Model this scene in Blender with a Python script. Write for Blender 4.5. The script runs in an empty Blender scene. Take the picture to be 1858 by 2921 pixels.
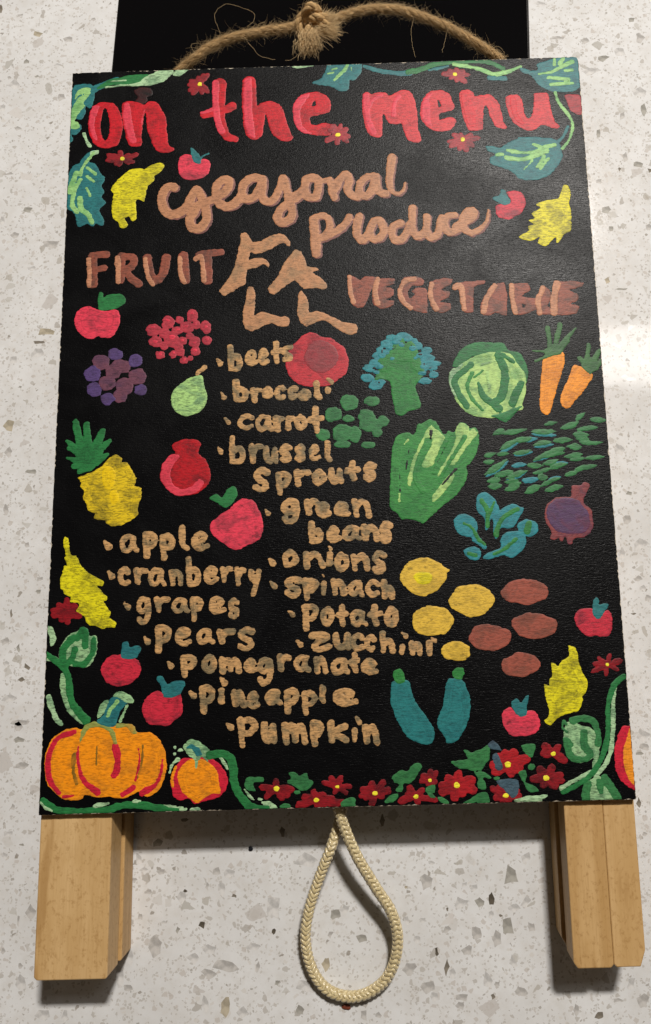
import bpy, math, random
import numpy as np
from mathutils import Vector, Matrix
random.seed(7); rng = np.random.default_rng(11)
S = bpy.context.scene
COL = S.collection

# ------------------------------------------------------------------ the board's own frame and the camera
BW, BH, BT = 0.24, 0.33495, 0.003            # painted panel: width, height, thickness (metres)
TH = math.radians(1.38)                      # the sign leans on the black slab under its upper part
FOOT = -0.2300                               # lower end of the legs in the sign's frame
DEPTH = 0.027                                # panel + two pairs of folded legs
LIFT = DEPTH*math.cos(TH) - FOOT*math.sin(TH)
SIGN = Matrix.Translation((0, 0, LIFT)) @ Matrix.Rotation(TH, 4, 'X')
F_PX, CX_PX, CY_PX = 2090.0, 1100.303, 1460.5
R = np.array([[0.99956611, -0.02747237, -0.01062315], [0.02881609, 0.9867751, 0.15951345], [0.00610044, -0.15975036, 0.9871386]])
CAM = np.array([0.02479685, -0.09800905, 0.30869181])

cam = bpy.data.cameras.new('camera'); co = bpy.data.objects.new('camera', cam); COL.objects.link(co)
cam.sensor_fit = 'VERTICAL'; cam.sensor_height = 24.0; cam.lens = 24.0*F_PX/2921
cam.shift_x = -(CX_PX-929)/2921; cam.clip_start = 0.01; cam.clip_end = 50
co.matrix_world = SIGN @ (Matrix.Translation(Vector(CAM)) @ Matrix(R.T.tolist()).to_4x4())
S.camera = co
S.view_settings.view_transform = 'Standard'; S.view_settings.look = 'None'
S.view_settings.exposure = 0.0; S.view_settings.gamma = 1.0

w = bpy.data.worlds.new('World'); S.world = w; w.use_nodes = True
w.node_tree.nodes['Background'].inputs[0].default_value = (1.0, 0.80, 0.60, 1)
w.node_tree.nodes['Background'].inputs[1].default_value = 0.062

def area(name, target, direction, dist, sx, sy, power, color):
    l = bpy.data.lights.new(name, 'AREA'); l.shape = 'RECTANGLE'; l.size = sx; l.size_y = sy
    l.energy = power; l.color = color
    o = bpy.data.objects.new(name, l); COL.objects.link(o)
    d = Vector(direction).normalized(); p = Vector(target)+d*dist
    z = d; x = Vector((1, 0, 0)); x = (x - z*x.dot(z)).normalized(); y = z.cross(x)
    m = Matrix((x, y, z)).transposed().to_4x4(); m.translation = p; o.matrix_world = m
    return o
area('key_lamp', (0, 0, 0), (0.44, 1.05, 1.6), 1.97, 0.20, 0.11, 46, (1.0, 0.955, 0.90))
area('ceiling_lamp', (0.135, 0.062, 0), (0.118, 0.127, 0.337), 1.15, 0.34, 0.11, 0.95, (1.0, 0.97, 0.93))

def inv_ray(px, py):
    d = R.T @ np.array([(px-CX_PX)/F_PX, -(py-CY_PX)/F_PX, -1.0]); return d
def board_pts(p):                            # photo pixels -> sign frame, on the panel's face
    p = np.asarray(p, float).reshape(-1, 2)
    d = np.stack([(p[:, 0]-CX_PX)/F_PX, -(p[:, 1]-CY_PX)/F_PX, -np.ones(len(p))], 1) @ R
    t = -CAM[2]/d[:, 2]
    return CAM[:2] + d[:, :2]*t[:, None]
CAMW = SIGN @ Vector(CAM)
def world_pt(px, py, h):                     # photo pixel -> world point at height h above the counter
    d = SIGN.to_3x3() @ Vector(inv_ray(px, py)); t = (h-CAMW.z)/d.z
    return CAMW + d*t

# ------------------------------------------------------------------ helpers
def lin(c):
    return tuple((x/255/12.92 if x/255 <= 0.04045 else ((x/255+0.055)/1.055)**2.4) for x in c) + (1.0,)
class NT:
    def __init__(s, name):
        s.m = bpy.data.materials.new(name); s.m.use_nodes = True; s.t = s.m.node_tree
        s.b = s.t.nodes['Principled BSDF']; s.tc = s.t.nodes.new('ShaderNodeTexCoord')
    def n(s, k, **kw):
        o = s.t.nodes.new(k)
        for a, v in kw.items(): setattr(o, a, v)
        return o
    def l(s, a, b): s.t.links.new(a, b)
    def put(s, sock, v):
        if hasattr(v, 'is_linked') or isinstance(v, bpy.types.NodeSocket): s.l(v, sock)
        else: sock.default_value = v
    def scale(s, v, xyz):
        o = s.n('ShaderNodeMapping'); s.l(v, o.inputs[0]); o.inputs['Scale'].default_value = xyz; return o.outputs[0]
    def noise(s, v, sc, det=3, rough=0.55, dist=0.0):
        o = s.n('ShaderNodeTexNoise'); s.l(v, o.inputs['Vector']); o.inputs['Scale'].default_value = sc
        o.inputs['Detail'].default_value = det; o.inputs['Roughness'].default_value = rough; o.inputs['Distortion'].default_value = dist
        return o.outputs[0]
    def ramp(s, f, a, b, v0=0.0, v1=1.0):
        o = s.n('ShaderNodeMapRange'); s.l(f, o.inputs[0]); o.interpolation_type = 'SMOOTHSTEP'
        for i, v in enumerate((a, b, v0, v1)): o.inputs[i+1].default_value = v
        return o.outputs[0]
    def mix(s, f, a, b, mode='MIX'):
        o = s.n('ShaderNodeMix', data_type='RGBA', blend_type=mode)
        s.put(o.inputs[0], f); s.put(o.inputs[6], a); s.put(o.inputs[7], b); return o.outputs[2]
    def math(s, op, a, b=0.0):
        o = s.n('ShaderNodeMath', operation=op); s.put(o.inputs[0], a); s.put(o.inputs[1], b); return o.outputs[0]
    def bump(s, h, strength, dist, normal=None):
        o = s.n('ShaderNodeBump'); s.l(h, o.inputs['Height']); o.inputs['Strength'].default_value = strength
        o.inputs['Distance'].default_value = dist
        if normal is not None: s.l(normal, o.inputs['Normal'])
        return o.outputs[0]

def link(o, parent=None):
    COL.objects.link(o)
    if parent is not None: o.parent = parent
    return o
def mesh_obj(name, verts, faces, mats, parent=None, mi=None, smooth=False, label=None):
    m = bpy.data.meshes.new(name); m.from_pydata([tuple(v) for v in verts], [], [tuple(f) for f in faces])
    for k in (mats if isinstance(mats, (list, tuple)) else [mats]): m.materials.append(k)
    if mi is not None: m.polygons.foreach_set('material_index', mi)
    if smooth: m.polygons.foreach_set('use_smooth', [True]*len(faces))
    m.update(); o = link(bpy.data.objects.new(name, m), parent)
    if label: o['label'] = label
    return o
def fast_mesh(name, V, Q, mats, mi, parent, label=None, attr=None):       # numpy quads, smooth
    m = bpy.data.meshes.new(name); n = len(Q)
    m.vertices.add(len(V)); m.vertices.foreach_set('co', V.astype(np.float32).ravel())
    m.loops.add(n*4); m.loops.foreach_set('vertex_index', Q.astype(np.int32).ravel())
    m.polygons.add(n); m.polygons.foreach_set('loop_start', np.arange(0, n*4, 4, dtype=np.int32))
    m.polygons.foreach_set('material_index', mi.astype(np.int32)); m.polygons.foreach_set('use_smooth', np.ones(n, bool))
    for k in mats: m.materials.append(k)
    m.update(calc_edges=True)
    if attr is not None:
        at = m.attributes.new('inset', 'FLOAT', 'POINT'); at.data.foreach_set('value', attr.astype(np.float32))
    o = link(bpy.data.objects.new(name, m), parent)
    if label: o['label'] = label
    return o

# ------------------------------------------------------------------ materials
def mat_counter():
    t = NT('quartz'); v = t.tc.outputs['Object']
    warp = t.n('ShaderNodeTexNoise'); t.l(v, warp.inputs['Vector']); warp.inputs['Scale'].default_value = 420; warp.inputs['Detail'].default_value = 2
    sub = t.n('ShaderNodeVectorMath', operation='SUBTRACT'); t.l(warp.outputs[1], sub.inputs[0]); sub.inputs[1].default_value = (.5, .5, .5)
    sc = t.n('ShaderNodeVectorMath', operation='SCALE'); t.l(sub.outputs[0], sc.inputs[0]); sc.inputs['Scale'].default_value = 0.0012
    add = t.n('ShaderNodeVectorMath', operation='ADD'); t.l(v, add.inputs[0]); t.l(sc.outputs[0], add.inputs[1]); wv = add.outputs[0]
    big = t.noise(v, 22, 4, 0.6); mid = t.noise(v, 160, 4, 0.6)
    base = t.mix(t.ramp(big, .35, .65), (0.635, 0.63, 0.62, 1), (0.70, 0.698, 0.692, 1))
    base = t.mix(t.ramp(mid, .38, .75, 0, .5), base, (0.57, 0.545, 0.51, 1))
    fine = t.noise(v, 1100, 3, 0.7)
    base = t.mix(t.ramp(fine, .58, .72, 0, .32), base, (0.45, 0.42, 0.38, 1))
    def chips(base, cell, off, keep, edge, cols, soft=0.03, alpha=1.0, sx=1.0):
        mp = t.n('ShaderNodeMapping'); t.l(wv, mp.inputs[0]); mp.inputs['Location'].default_value = off; mp.inputs['Scale'].default_value = (sx, 1, 1)
        vo = t.n('ShaderNodeTexVoronoi', voronoi_dimensions='3D', feature='F1'); t.l(mp.outputs[0], vo.inputs['Vector']); vo.inputs['Scale'].default_value = 1/cell
        ve = t.n('ShaderNodeTexVoronoi', voronoi_dimensions='3D', feature='DISTANCE_TO_EDGE'); t.l(mp.outputs[0], ve.inputs['Vector']); ve.inputs['Scale'].default_value = 1/cell
        sp = t.n('ShaderNodeSeparateColor'); t.l(vo.outputs['Color'], sp.inputs[0])
        pick = t.math('GREATER_THAN', sp.outputs[0], 1-keep)
        e = t.ramp(ve.outputs['Distance'], edge, edge+soft)
        msk = t.math('MULTIPLY', t.math('MULTIPLY', pick, e), alpha)
        cr = t.n('ShaderNodeValToRGB'); t.l(sp.outputs[1], cr.inputs[0]); cr.color_ramp.interpolation = 'CONSTANT'
        for i, (p, c) in enumerate(cols):
            el = cr.color_ramp.elements[i] if i < 2 else cr.color_ramp.elements.new(p)
            el.position = p; el.color = c+(1,)
        return t.mix(msk, base, cr.outputs[0]), msk
    base, _ = chips(base, .0011, (.3, .1, .2), .22, .10, [(0, (.40, .37, .33)), (.5, (.48, .45, .41)), (.93, (.24, .21, .17))], alpha=.6)
    base, _ = chips(base, .0022, (.13, .5, .02), .13, .13, [(0, (.50, .46, .42)), (.45, (.42, .39, .35)), (.8, (.60, .57, .53)), (.96, (.22, .19, .15))], alpha=.7)
    base, _ = chips(base, .0042, (.6, .25, .012), .07, .14, [(0, (.48, .46, .42)), (.4, (.38, .35, .30)), (.65, (.56, .54, .51)), (.90, (.34, .31, .27))], alpha=.65)
    base, _ = chips(base, .0075, (.21, .72, .031), .04, .16, [(0, (.50, .47, .44)), (.5, (.40, .38, .34)), (.8, (.60, .57, .54))], alpha=.75)
    t.l(base, t.b.inputs['Base Color'])
    rn = t.noise(v, 900, 4, 0.7); t.l(t.ramp(rn, .3, .7, .05, .11), t.b.inputs['Roughness'])
    bp = t.noise(v, 600, 3, .6); t.l(t.bump(bp, .10, .00004), t.b.inputs['Normal'])
    t.b.inputs['IOR'].default_value = 1.5
    return t.m
def streaks(t, v):
    a = t.noise(t.scale(v, (420, 1700, 500)), 1.0, 3, .6, .6)
    b = t.noise(t.scale(v, (1500, 1700, 500)), 1.0, 2, .6)
    return t.math('ADD', t.math('MULTIPLY', a, .6), t.math('MULTIPLY', b, .4)), a
def mat_board():
    t = NT('black_board_paint'); v = t.tc.outputs['Object']
    h, a = streaks(t, v)
    dust = t.noise(v, 3000, 2, .6)
    spk = t.noise(v, 1900, 1, .5); smu = t.noise(t.scale(v, (60, 90, 60)), 1.0, 5, .7)
    t.l(t.mix(t.math('MAXIMUM', t.math('MAXIMUM', t.ramp(dust, .66, .74, 0, .35), t.ramp(spk, .78, .82, 0, 1)), t.ramp(smu, .66, .80, 0, .5)), (0.0018, 0.0018, 0.0022, 1), (0.02, 0.02, 0.02, 1)), t.b.inputs['Base Color'])
    sm = t.noise(v, 30, 5, .65, .8); t.l(t.ramp(sm, .35, .7, .31, .43), t.b.inputs['Roughness']); t.b.inputs['Specular IOR Level'].default_value = .13
    t.l(t.bump(h, 1.0, .00022), t.b.inputs['Normal'])
    return t.m
PAL = {  # name: (sRGB paint, sRGB where thin, amount, patch size)
 'R': ((196, 18, 34), (120, 12, 20), .45), 'R2': ((205, 52, 58), (150, 30, 40), .35), 'R3': ((205, 40, 50), (190, 34, 44), .3),
 'R4': ((176, 12, 26), (110, 10, 20), .6), 'K': ((216, 62, 80), (188, 44, 62), .4), 'Z': ((52, 10, 12), (14, 6, 6), .9),
 'A': ((222, 58, 80), (130, 45, 58), .5), 'A2': ((200, 44, 62), (112, 32, 48), .6), 'A3': ((176, 52, 66), (140, 40, 54), .5), 'A4': ((200, 40, 60), (100, 32, 44), .55),
 'TN': ((184, 130, 94), (160, 110, 80), .4), 'SH': ((128, 82, 74), (108, 66, 62), .5), 'B': ((142, 76, 58), (86, 58, 48), .6),
 'H': ((190, 132, 98), (160, 108, 80), .5), 'L': ((184, 132, 92), (136, 112, 82), .5), 'N': ((194, 150, 98), (112, 102, 76), .7),
 'G': ((38, 116, 60), (28, 92, 48), .5), 'G2': ((52, 118, 66), (36, 92, 52), .5), 'G3': ((56, 104, 52), (38, 80, 42), .5), 'G4': ((56, 134, 62), (36, 110, 50), .6),
 'G5': ((44, 124, 56), (30, 100, 48), .5), 'E': ((38, 112, 114), (28, 88, 98), .4), 'E2': ((36, 116, 116), (26, 96, 100), .4), 'EG': ((64, 88, 100), (40, 52, 66), .7),
 'Q': ((42, 130, 138), (30, 108, 118), .4), 'I': ((146, 194, 120), (98, 158, 96), .6), 'I2': ((172, 206, 120), (112, 160, 96), .7), 'J': ((166, 200, 154), (112, 150, 112), .7),
 'J2': ((166, 206, 124), (110, 148, 104), .7), 'J3': ((150, 190, 138), (92, 134, 96), .75), 'J4': ((140, 150, 74), (190, 130, 40), .7),
 'Y': ((220, 208, 22), (150, 142, 26), .65), 'Y2': ((226, 206, 20), (190, 178, 28), .5), 'P': ((220, 188, 26), (142, 124, 30), .7), 'P2': ((234, 196, 14), (214, 180, 20), .5),
 'O': ((244, 146, 16), (190, 116, 28), .5), 'O2': ((236, 146, 34), (190, 112, 30), .5), 'O3': ((132, 96, 28), (190, 120, 28), .6), 'M': ((202, 30, 54), (160, 24, 46), .4),
 'D': ((140, 18, 28), (80, 12, 20), .7), 'D2': ((160, 42, 50), (108, 28, 36), .7), 'D3': ((168, 24, 32), (110, 16, 24), .6), 'C': ((240, 226, 52), (226, 206, 60), .4),
 'U': ((218, 178, 62), (178, 146, 50), .6), 'V': ((152, 78, 62), (112, 66, 52), .6), 'X': ((82, 62, 112), (70, 52, 84), .6), 'X2': ((80, 54, 88), (96, 48, 72), .7),
 'W': ((106, 62, 78), (84, 54, 78), .6), 'W2': ((130, 58, 58), (96, 48, 66), .7), 'BR': ((188, 46, 56), (132, 32, 42), .6), 'BI': ((138, 58, 62), (150, 44, 54), .6),
 'K0': ((6, 8, 8), (6, 8, 8), .1)}
PM = {}
def paint(k):
    if k in PM: return PM[k]
    a, b, amt = PAL[k][:3]
    t = NT('acrylic_'+k); v = t.tc.outputs['Object']; h, st = streaks(t, v)
    patch = t.noise(t.scale(v, (1, 1.25, 1)), 105, 4, .62, .5)
    c = t.mix(t.ramp(patch, .45, .64, 0, min(1, amt*1.25)), lin(a), lin(b))
    at = t.n('ShaderNodeAttribute', attribute_name='inset'); cb = t.n('ShaderNodeCombineXYZ')   # bristle marks run parallel to the stroke
    t.l(t.math('MULTIPLY', at.outputs['Fac'], 2600.0), cb.inputs[0]); t.l(t.noise(v, 38, 2, .5), cb.inputs[1])
    br = t.noise(cb.outputs[0], 1.0, 2, .6)
    c = t.mix(t.ramp(br, .52, .66, 0, .38), c, lin(tuple(x*.62 for x in b))); c = t.mix(t.ramp(br, .46, .34, 0, .30), c, lin(tuple(min(255, x*1.16+8) for x in a)))
    c = t.mix(t.ramp(st, .56, .36, 0, .62 if k in ('P', 'Y', 'N', 'J', 'J2', 'J3') else .42), c, lin(tuple(x*.5 for x in b)))
    c = t.mix(t.ramp(t.noise(v, 420, 3, .6), .5, .75, 0, .22), c, lin(tuple(min(255, x*1.12+6) for x in a)))
    thin = t.noise(t.scale(v, (170, 260, 170)), 1.0, 5, .72, .3)
    c = t.mix(t.ramp(thin, .55, .68, 0, .55 if k in ('N', 'B', 'D', 'D2', 'A', 'A2', 'A4', 'J', 'J3', 'W', 'V', 'U', 'Y', 'P', 'SH', 'L') else .3), c, lin(tuple(x*.38 for x in b)))
    t.l(c, t.b.inputs['Base Color']); t.b.inputs['Roughness'].default_value = .5; t.b.inputs['Specular IOR Level'].default_value = .28
    t.l(t.bump(h, .9, .00016), t.b.inputs['Normal'])
    PM[k] = t.m; return t.m
def mat_wood(name, ca, cb, cc, seed):
    t = NT(name); v = t.tc.outputs['Object']
    mp = t.n('ShaderNodeMapping'); t.l(v, mp.inputs[0]); mp.inputs['Location'].default_value = (seed, seed*2, seed*.7); v2 = mp.outputs[0]
    g = t.noise(t.scale(v2, (105, 5, 620)), 1.0, 3, .55, .4); f = t.noise(t.scale(v2, (1300, 75, 1500)), 1.0, 3, .6)
    blot = t.noise(t.scale(v2, (110, 60, 110)), 1.0, 4, .65)
    speck = t.noise(t.scale(v2, (620, 420, 620)), 1.0, 3, .7)
    c = t.mix(t.ramp(g, .3, .7), ca, cb); c = t.mix(t.ramp(f, .45, .75, 0, .28), c, cc)
    c = t.mix(t.ramp(blot, .45, .72, 0, .5), c, cb); c = t.mix(t.ramp(speck, .50, .72, 0, .6), c, cc); c = t.mix(t.ramp(t.noise(t.scale(v2, (150, 22, 700)), 1.0, 2, .5), .60, .70, 0, .55), c, cc)
    t.l(c, t.b.inputs['Base Color']); t.b.inputs['Roughness'].default_value = .5
    t.l(t.bump(f, .5, .0001), t.b.inputs['Normal'])
    return t.m
def mat_fibre(name, ca, cb, rough, sheen=0.0):
    t = NT(name); v = t.tc.outputs['UV']
    a = t.noise(t.scale(v, (160, 14, 1)), 1.0, 3, .6)
    b = t.noise(t.tc.outputs['Object'], 500, 3, .6)
    c = t.mix(t.ramp(a, .35, .68), ca, cb); c = t.mix(t.ramp(b, .4, .7, 0, .4), c, cb)
    t.l(c, t.b.inputs['Base Color']); t.b.inputs['Roughness'].default_value = rough
    t.l(t.bump(a, .8, .0002), t.b.inputs['Normal'])
    return t.m
def mat_plain(name, col, rough, spec=.5, metal=0.0):
    t = NT(name); t.b.inputs['Base Color'].default_value = col; t.b.inputs['Roughness'].default_value = rough
    t.b.inputs['Metallic'].default_value = metal; t.b.inputs['Specular IOR Level'].default_value = spec
    v = t.tc.outputs['Object']; n = t.noise(v, 350, 4, .6)
    c = t.mix(t.ramp(n, .35, .7, 0, .3), col, tuple(x*.7 for x in col[:3])+(1,)); t.l(c, t.b.inputs['Base Color'])
    return t.m
def mat_edge():
    t = NT('raw_board_edge'); v = t.tc.outputs['Object']; n = t.noise(v, 700, 4, .7)
    t.l(t.mix(t.ramp(n, .50, .62), (.62, .54, .42, 1), (.02, .018, .015, 1)), t.b.inputs['Base Color']); t.b.inputs['Roughness'].default_value = .8
    return t.m

# ------------------------------------------------------------------ countertop
def box(name, x0, x1, y0, y1, z0, z1, mats, parent=None, bevel=0.0, seg=2, label=None, mi=None):
    V = [(x, y, z) for z in (z0, z1) for y in (y0, y1) for x in (x0, x1)]
    Fc = [(0, 2, 3, 1), (4, 5, 7, 6), (0, 1, 5, 4), (2, 6, 7, 3), (0, 4, 6, 2), (1, 3, 7, 5)]
    o = mesh_obj(name, V, Fc, mats, parent, mi, label=label)
    if bevel:
        import bmesh
        bm = bmesh.new(); bm.from_mesh(o.data)
        bmesh.ops.bevel(bm, geom=bm.edges[:], offset=bevel, segments=seg, affect='EDGES', profile=.5)
        bm.to_mesh(o.data); bm.free(); o.data.polygons.foreach_set('use_smooth', [False]*len(o.data.polygons))
    return o
counter = box('countertop', -.75, .75, -.7, .8, -.03, 0, mat_counter(), bevel=.002)
counter['kind'] = 'structure'
counter['label'] = 'pale speckled quartz countertop with grey and taupe stone chips'

CHIPS = '''
G 0 2200
745 335 28 20 dg 870 228 18 10 dk 1330 290 14 24 dk 1020 467 18 24 g 1075 480 24 20 lg 755 473 17 11 g 652 418 18 28 lg 680 463 20 13 lg 625 510 18 9 g 698 566 20 10 g 855 592 20 26 lg 1045 552 19 32 lg 975 540 8 18 g 1290 632 46 52 lg 872 562 12 7 vd 1100 587 14 8 dk 658 683 12 12 g 838 747 12 15 dg 950 725 16 16 vd 770 712 14 8 lg 725 818 30 46 g 985 835 38 23 lg 905 880 30 24 lg 1055 920 60 27 g 980 950 44 22 g 1212 920 8 26 g 1305 995 15 14 dg 965 1092 16 35 lg 1060 1110 18 50 tn 1135 1135 27 34 lg 1408 1122 18 24 dg 1195 825 34 15 lg 1288 752 12 12 vd 565 970 24 58 lg 600 1020 20 16 g 205 1145 38 28 lg 305 1150 18 24 lg 605 880 24 38 lg 595 790 11 14 dg 145 660 28 38 g 85 700 9 24 g 95 915 12 18 g 15 845 12 14 g 60 170 12 20 g 100 990 28 28 lg 105 345 12 8 dg 22 395 14 20 lg 40 290 20 18 lg 1440 420 48 42 lg 1440 1010 38 34 lg
G 928 2200
475 520 38 36 g 500 430 18 11 lg 870 500 34 50 dg 780 598 14 28 vd 727 618 24 21 dg 655 530 13 21 lg 700 548 13 17 lg 640 615 30 26 lg 945 410 23 38 lg 885 645 28 20 lg 940 610 21 30 lg 862 725 24 44 dg 967 733 19 24 g 715 762 25 33 g 810 785 22 37 g 570 745 18 17 g 668 840 25 23 g 525 845 10 22 vd 570 920 12 42 dk 598 945 15 26 lg 395 930 28 36 g 480 1012 34 28 g 760 985 30 34 lg 810 1000 13 14 g 885 895 23 30 lg 925 1035 27 21 g 790 1060 13 12 dk 645 1070 30 21 g 635 1105 20 17 g 515 1060 20 21 lg 1375 1075 32 11 g 1490 1080 34 28 g 1180 1125 13 32 g 1290 1150 20 17 dk 1440 1000 19 28 lg 170 785 23 20 dg 50 678 28 25 dg 90 650 20 22 lg 25 770 14 18 g 575 648 6 10 dk 825 678 8 7 dk 460 700 18 10 lg 780 672 14 16 lg 255 640 15 23 dg 5 910 18 28 tn 385 700 17 22 lg 430 790 16 18 lg 1475 145 11 24 dk 1500 295 12 11 g 180 1150 15 30 g 250 1145 14 14 g 380 545 8 6 tn 270 230 10 28 dk 100 240 8 22 dg
G 0 700
215 410 38 25 tn 185 455 26 7 dk 175 505 30 23 lg 62 540 18 18 lg 45 845 25 29 tn 40 975 20 27 g 150 1060 26 13 dg 150 108 20 10 lg 95 665 8 6 dg
G 0 1420
22 675 19 30 g 88 705 8 18 dg 128 797 14 18 dk 103 852 18 11 dk 45 940 40 17 lg 95 1055 40 13 g 90 1135 27 15 dg 100 1260 30 15 g 180 440 12 10 dg 190 380 15 9 g 130 220 13 15 g 30 60 11 25 g 55 545 5 18 dk 85 1080 19 22 g 70 630 14 9 lg 30 780 12 16 lg
G 0 0
70 395 38 20 lg 180 160 22 14 tn 320 185 20 13 g 125 292 16 11 dg 98 70 12 10 g 5 42 10 16 dk 60 310 8 6 g 45 365 10 7 g 175 360 10 6 dg 290 455 20 17 g 12 510 18 24 lg 85 605 20 9 g 45 815 22 9 g 135 988 20 13 dg 240 1145 36 23 g 70 1105 18 12 g 240 1015 12 9 g 15 1040 12 18 lg 270 305 14 9 lg 400 260 16 9 lg 440 90 12 8 g
G 928 0
1480 180 22 23 g 1440 95 14 13 dg 1220 188 20 15 g 1095 178 32 8 g 1305 273 26 17 dg 1245 335 42 21 lg 1380 245 26 21 lg 1480 430 34 21 lg 1495 515 13 26 dg 1395 545 13 18 g 1285 630 12 22 dg 1410 735 14 26 g 1385 795 7 10 dk 1470 775 24 13 dg 1525 800 12 10 dk 1325 985 22 15 dg 1285 855 12 11 g 1380 1070 12 9 g 1345 1075 14 11 dg 1520 1070 14 15 g 1280 915 12 9 g 1010 20 26 12 lg
G 928 700
1325 160 13 17 tn 1395 205 32 6 dg 1380 960 25 27 lg 1425 1165 14 10 dg 1500 540 30 24 w 1430 620 34 20 w 1370 470 22 18 w 1440 380 20 26 w 1400 560 16 14 w
G 928 1420
1415 100 20 21 g 1485 220 40 34 lg 1395 260 19 30 lg 1470 378 18 15 g 1495 425 14 14 lg 1425 500 9 13 g 1450 545 13 6 dk 1520 470 14 15 g 1450 870 10 15 g 1490 1120 34 27 lg 1500 1170 24 15 g 1480 1200 18 9 dg 1440 700 10 8 g
'''
TONE = {'lg': (.57, .555, .535), 'g': (.47, .45, .425), 'dg': (.35, .335, .30), 'dk': (.21, .185, .15), 'vd': (.10, .085, .065), 'tn': (.42, .37, .28), 'w': (.82, .81, .79)}
CM = {}
for k, c in TONE.items():
    t = NT('stone_chip_'+k); v = t.tc.outputs['Object']; a = t.noise(v, 190, 3, .6)
    t.l(t.mix(t.ramp(a, .34, .66), tuple(x*.72 for x in c)+(1,), tuple(min(.85, x*1.18) for x in c)+(1,)), t.b.inputs['Base Color'])
    t.b.inputs['Roughness'].default_value = .09; CM[k] = t.m
def add_chips():
    fx = fy = 0
    for ln in CHIPS.strip().splitlines():
        q = ln.split()
        if q[0] == 'G': fx, fy = float(q[1]), float(q[2]); continue
        for i in range(0, len(q), 5):
            x, y, rx, ry = [float(z) for z in q[i:i+4]]; rx *= 1.08; ry *= 1.08; n_ = random.choice((4, 4, 5, 5, 6)); a0 = random.uniform(0, 6.28); tp = []
            for k in range(n_):
                a = a0+2*math.pi*(k+random.uniform(-.34, .34))/n_; rr = random.uniform(.78, 1.28)
                tp.append(((x+rx*rr*math.cos(a))/1.6473+fx, (y+ry*rr*math.sin(a))/1.6473+fy))
            top = [world_pt(px, py, 0) for px, py in tp]; c = sum(top, Vector())/n_
            ring2 = []
            for k in range(n_):                # broken, slightly crooked edges
                p, p2 = top[k], top[(k+1) % n_]; ring2.append(p); nn = Vector((p2.y-p.y, p.x-p2.x, 0)); ring2.append(p.lerp(p2, random.uniform(.35, .65))+nn*random.uniform(-.09, .09))
            m_ = len(ring2); V = [(p.x-c.x, p.y-c.y, -.002) for p in ring2]+[(p.x-c.x, p.y-c.y, .000012) for p in ring2]
            Fc = [tuple(range(m_, 2*m_))][::1]+[(k, (k+1) % m_, m_+(k+1) % m_, m_+k) for k in range(m_)]
            if sum((ring2[k].x*ring2[(k+1) % m_].y-ring2[(k+1) % m_].x*ring2[k].y) for k in range(m_)) < 0: V = V[:m_][::-1]+V[m_:][::-1]
            o = mesh_obj('stone_chip', V, Fc, CM[q[i+4]], counter); o.location = (c.x, c.y, 0)
add_chips()

# ------------------------------------------------------------------ black slab
slab_m = NT('black_gloss'); slab_m.b.inputs['Base Color'].default_value = (.0025, .0025, .003, 1); slab_m.b.inputs['Roughness'].default_value = .06; slab_m.b.inputs['Specular IOR Level'].default_value = .25
sn = slab_m.noise(slab_m.tc.outputs['Object'], 1400, 3, .6); slab_m.l(slab_m.mix(slab_m.ramp(sn, .70, .78, 0, .5), (.002, .002, .0025, 1), (.06, .06, .055, 1)), slab_m.b.inputs['Base Color'])
rim_m = mat_plain('dark_rim', (.03, .028, .026, 1), .3)
slab = bpy.data.objects.new('black_panel', None); COL.objects.link(slab); slab.location = (-.0035, .165, 0); slab.rotation_euler = (0, 0, math.radians(-2.4))
slab['label'] = 'glossy black flat panel lying on the counter under the top of the menu board'; slab['category'] = 'panel'
box('glass_face', -.1112, .1057, -.119, .139, .0055, .0070, slab_m.m, slab, .0006)
box('rim', -.1125, .1070, -.1203, .1403, .0, .0054, rim_m, slab, .0012)

# ------------------------------------------------------------------ the sign
sign = bpy.data.objects.new('menu_board', None); COL.objects.link(sign); sign.matrix_world = SIGN
sign['label'] = 'black hand-painted autumn menu board with folded wooden legs, twine hanger and cream cord loop'
sign['category'] = 'menu board'
mb, me = mat_board(), mat_edge()
def rough_edge():                            # panel outline with a slightly chipped edge and rounded upper right corner
    pts = []
    def side(a, b, n):
        for i in range(n): pts.append(Vector(a).lerp(Vector(b), i/n))
    w2, h2 = BW/2, BH/2; r = .0028
    side((-w2, -h2), (w2, -h2), 240); side((w2, -h2), (w2, h2-r), 330)
    for k in range(8):
        a = k/8*math.pi/2; pts.append(Vector((w2-r+r*math.cos(a), h2-r+r*math.sin(a))))
    side((w2-r, h2), (-w2, h2), 240); side((-w2, h2), (-w2, -h2), 330)
    return pts
ol = rough_edge(); n = len(ol); cen = Vector((0, 0))
V = []; Fc = []; MI = []
rings = [(.0, -BT), (.0, -.00022), (.00030, 0.0)]
jit = [random.random() for _ in range(n)]
for inset, z in rings:
    for i, p in enumerate(ol):
        t = (ol[(i+1) % n]-ol[i-1]).normalized(); nm = Vector((t.y, -t.x))
        k = inset*(.3+1.6*jit[i]**3) if inset else (.00012*(jit[i]-.5))
        q = p - nm*k; V.append((q.x, q.y, z))
for k in range(2):
    for i in range(n):
        j = (i+1) % n; Fc.append((k*n+i, k*n+j, (k+1)*n+j, (k+1)*n+i)); MI.append(1)
Fc.append(tuple(range(2*n, 3*n))); MI.append(0)
Fc.append(tuple(reversed(range(n)))); MI.append(0)
panel = mesh_obj('front_panel', V, Fc, [mb, me], sign, MI, label='black painted panel with a chipped raw edge')

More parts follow.
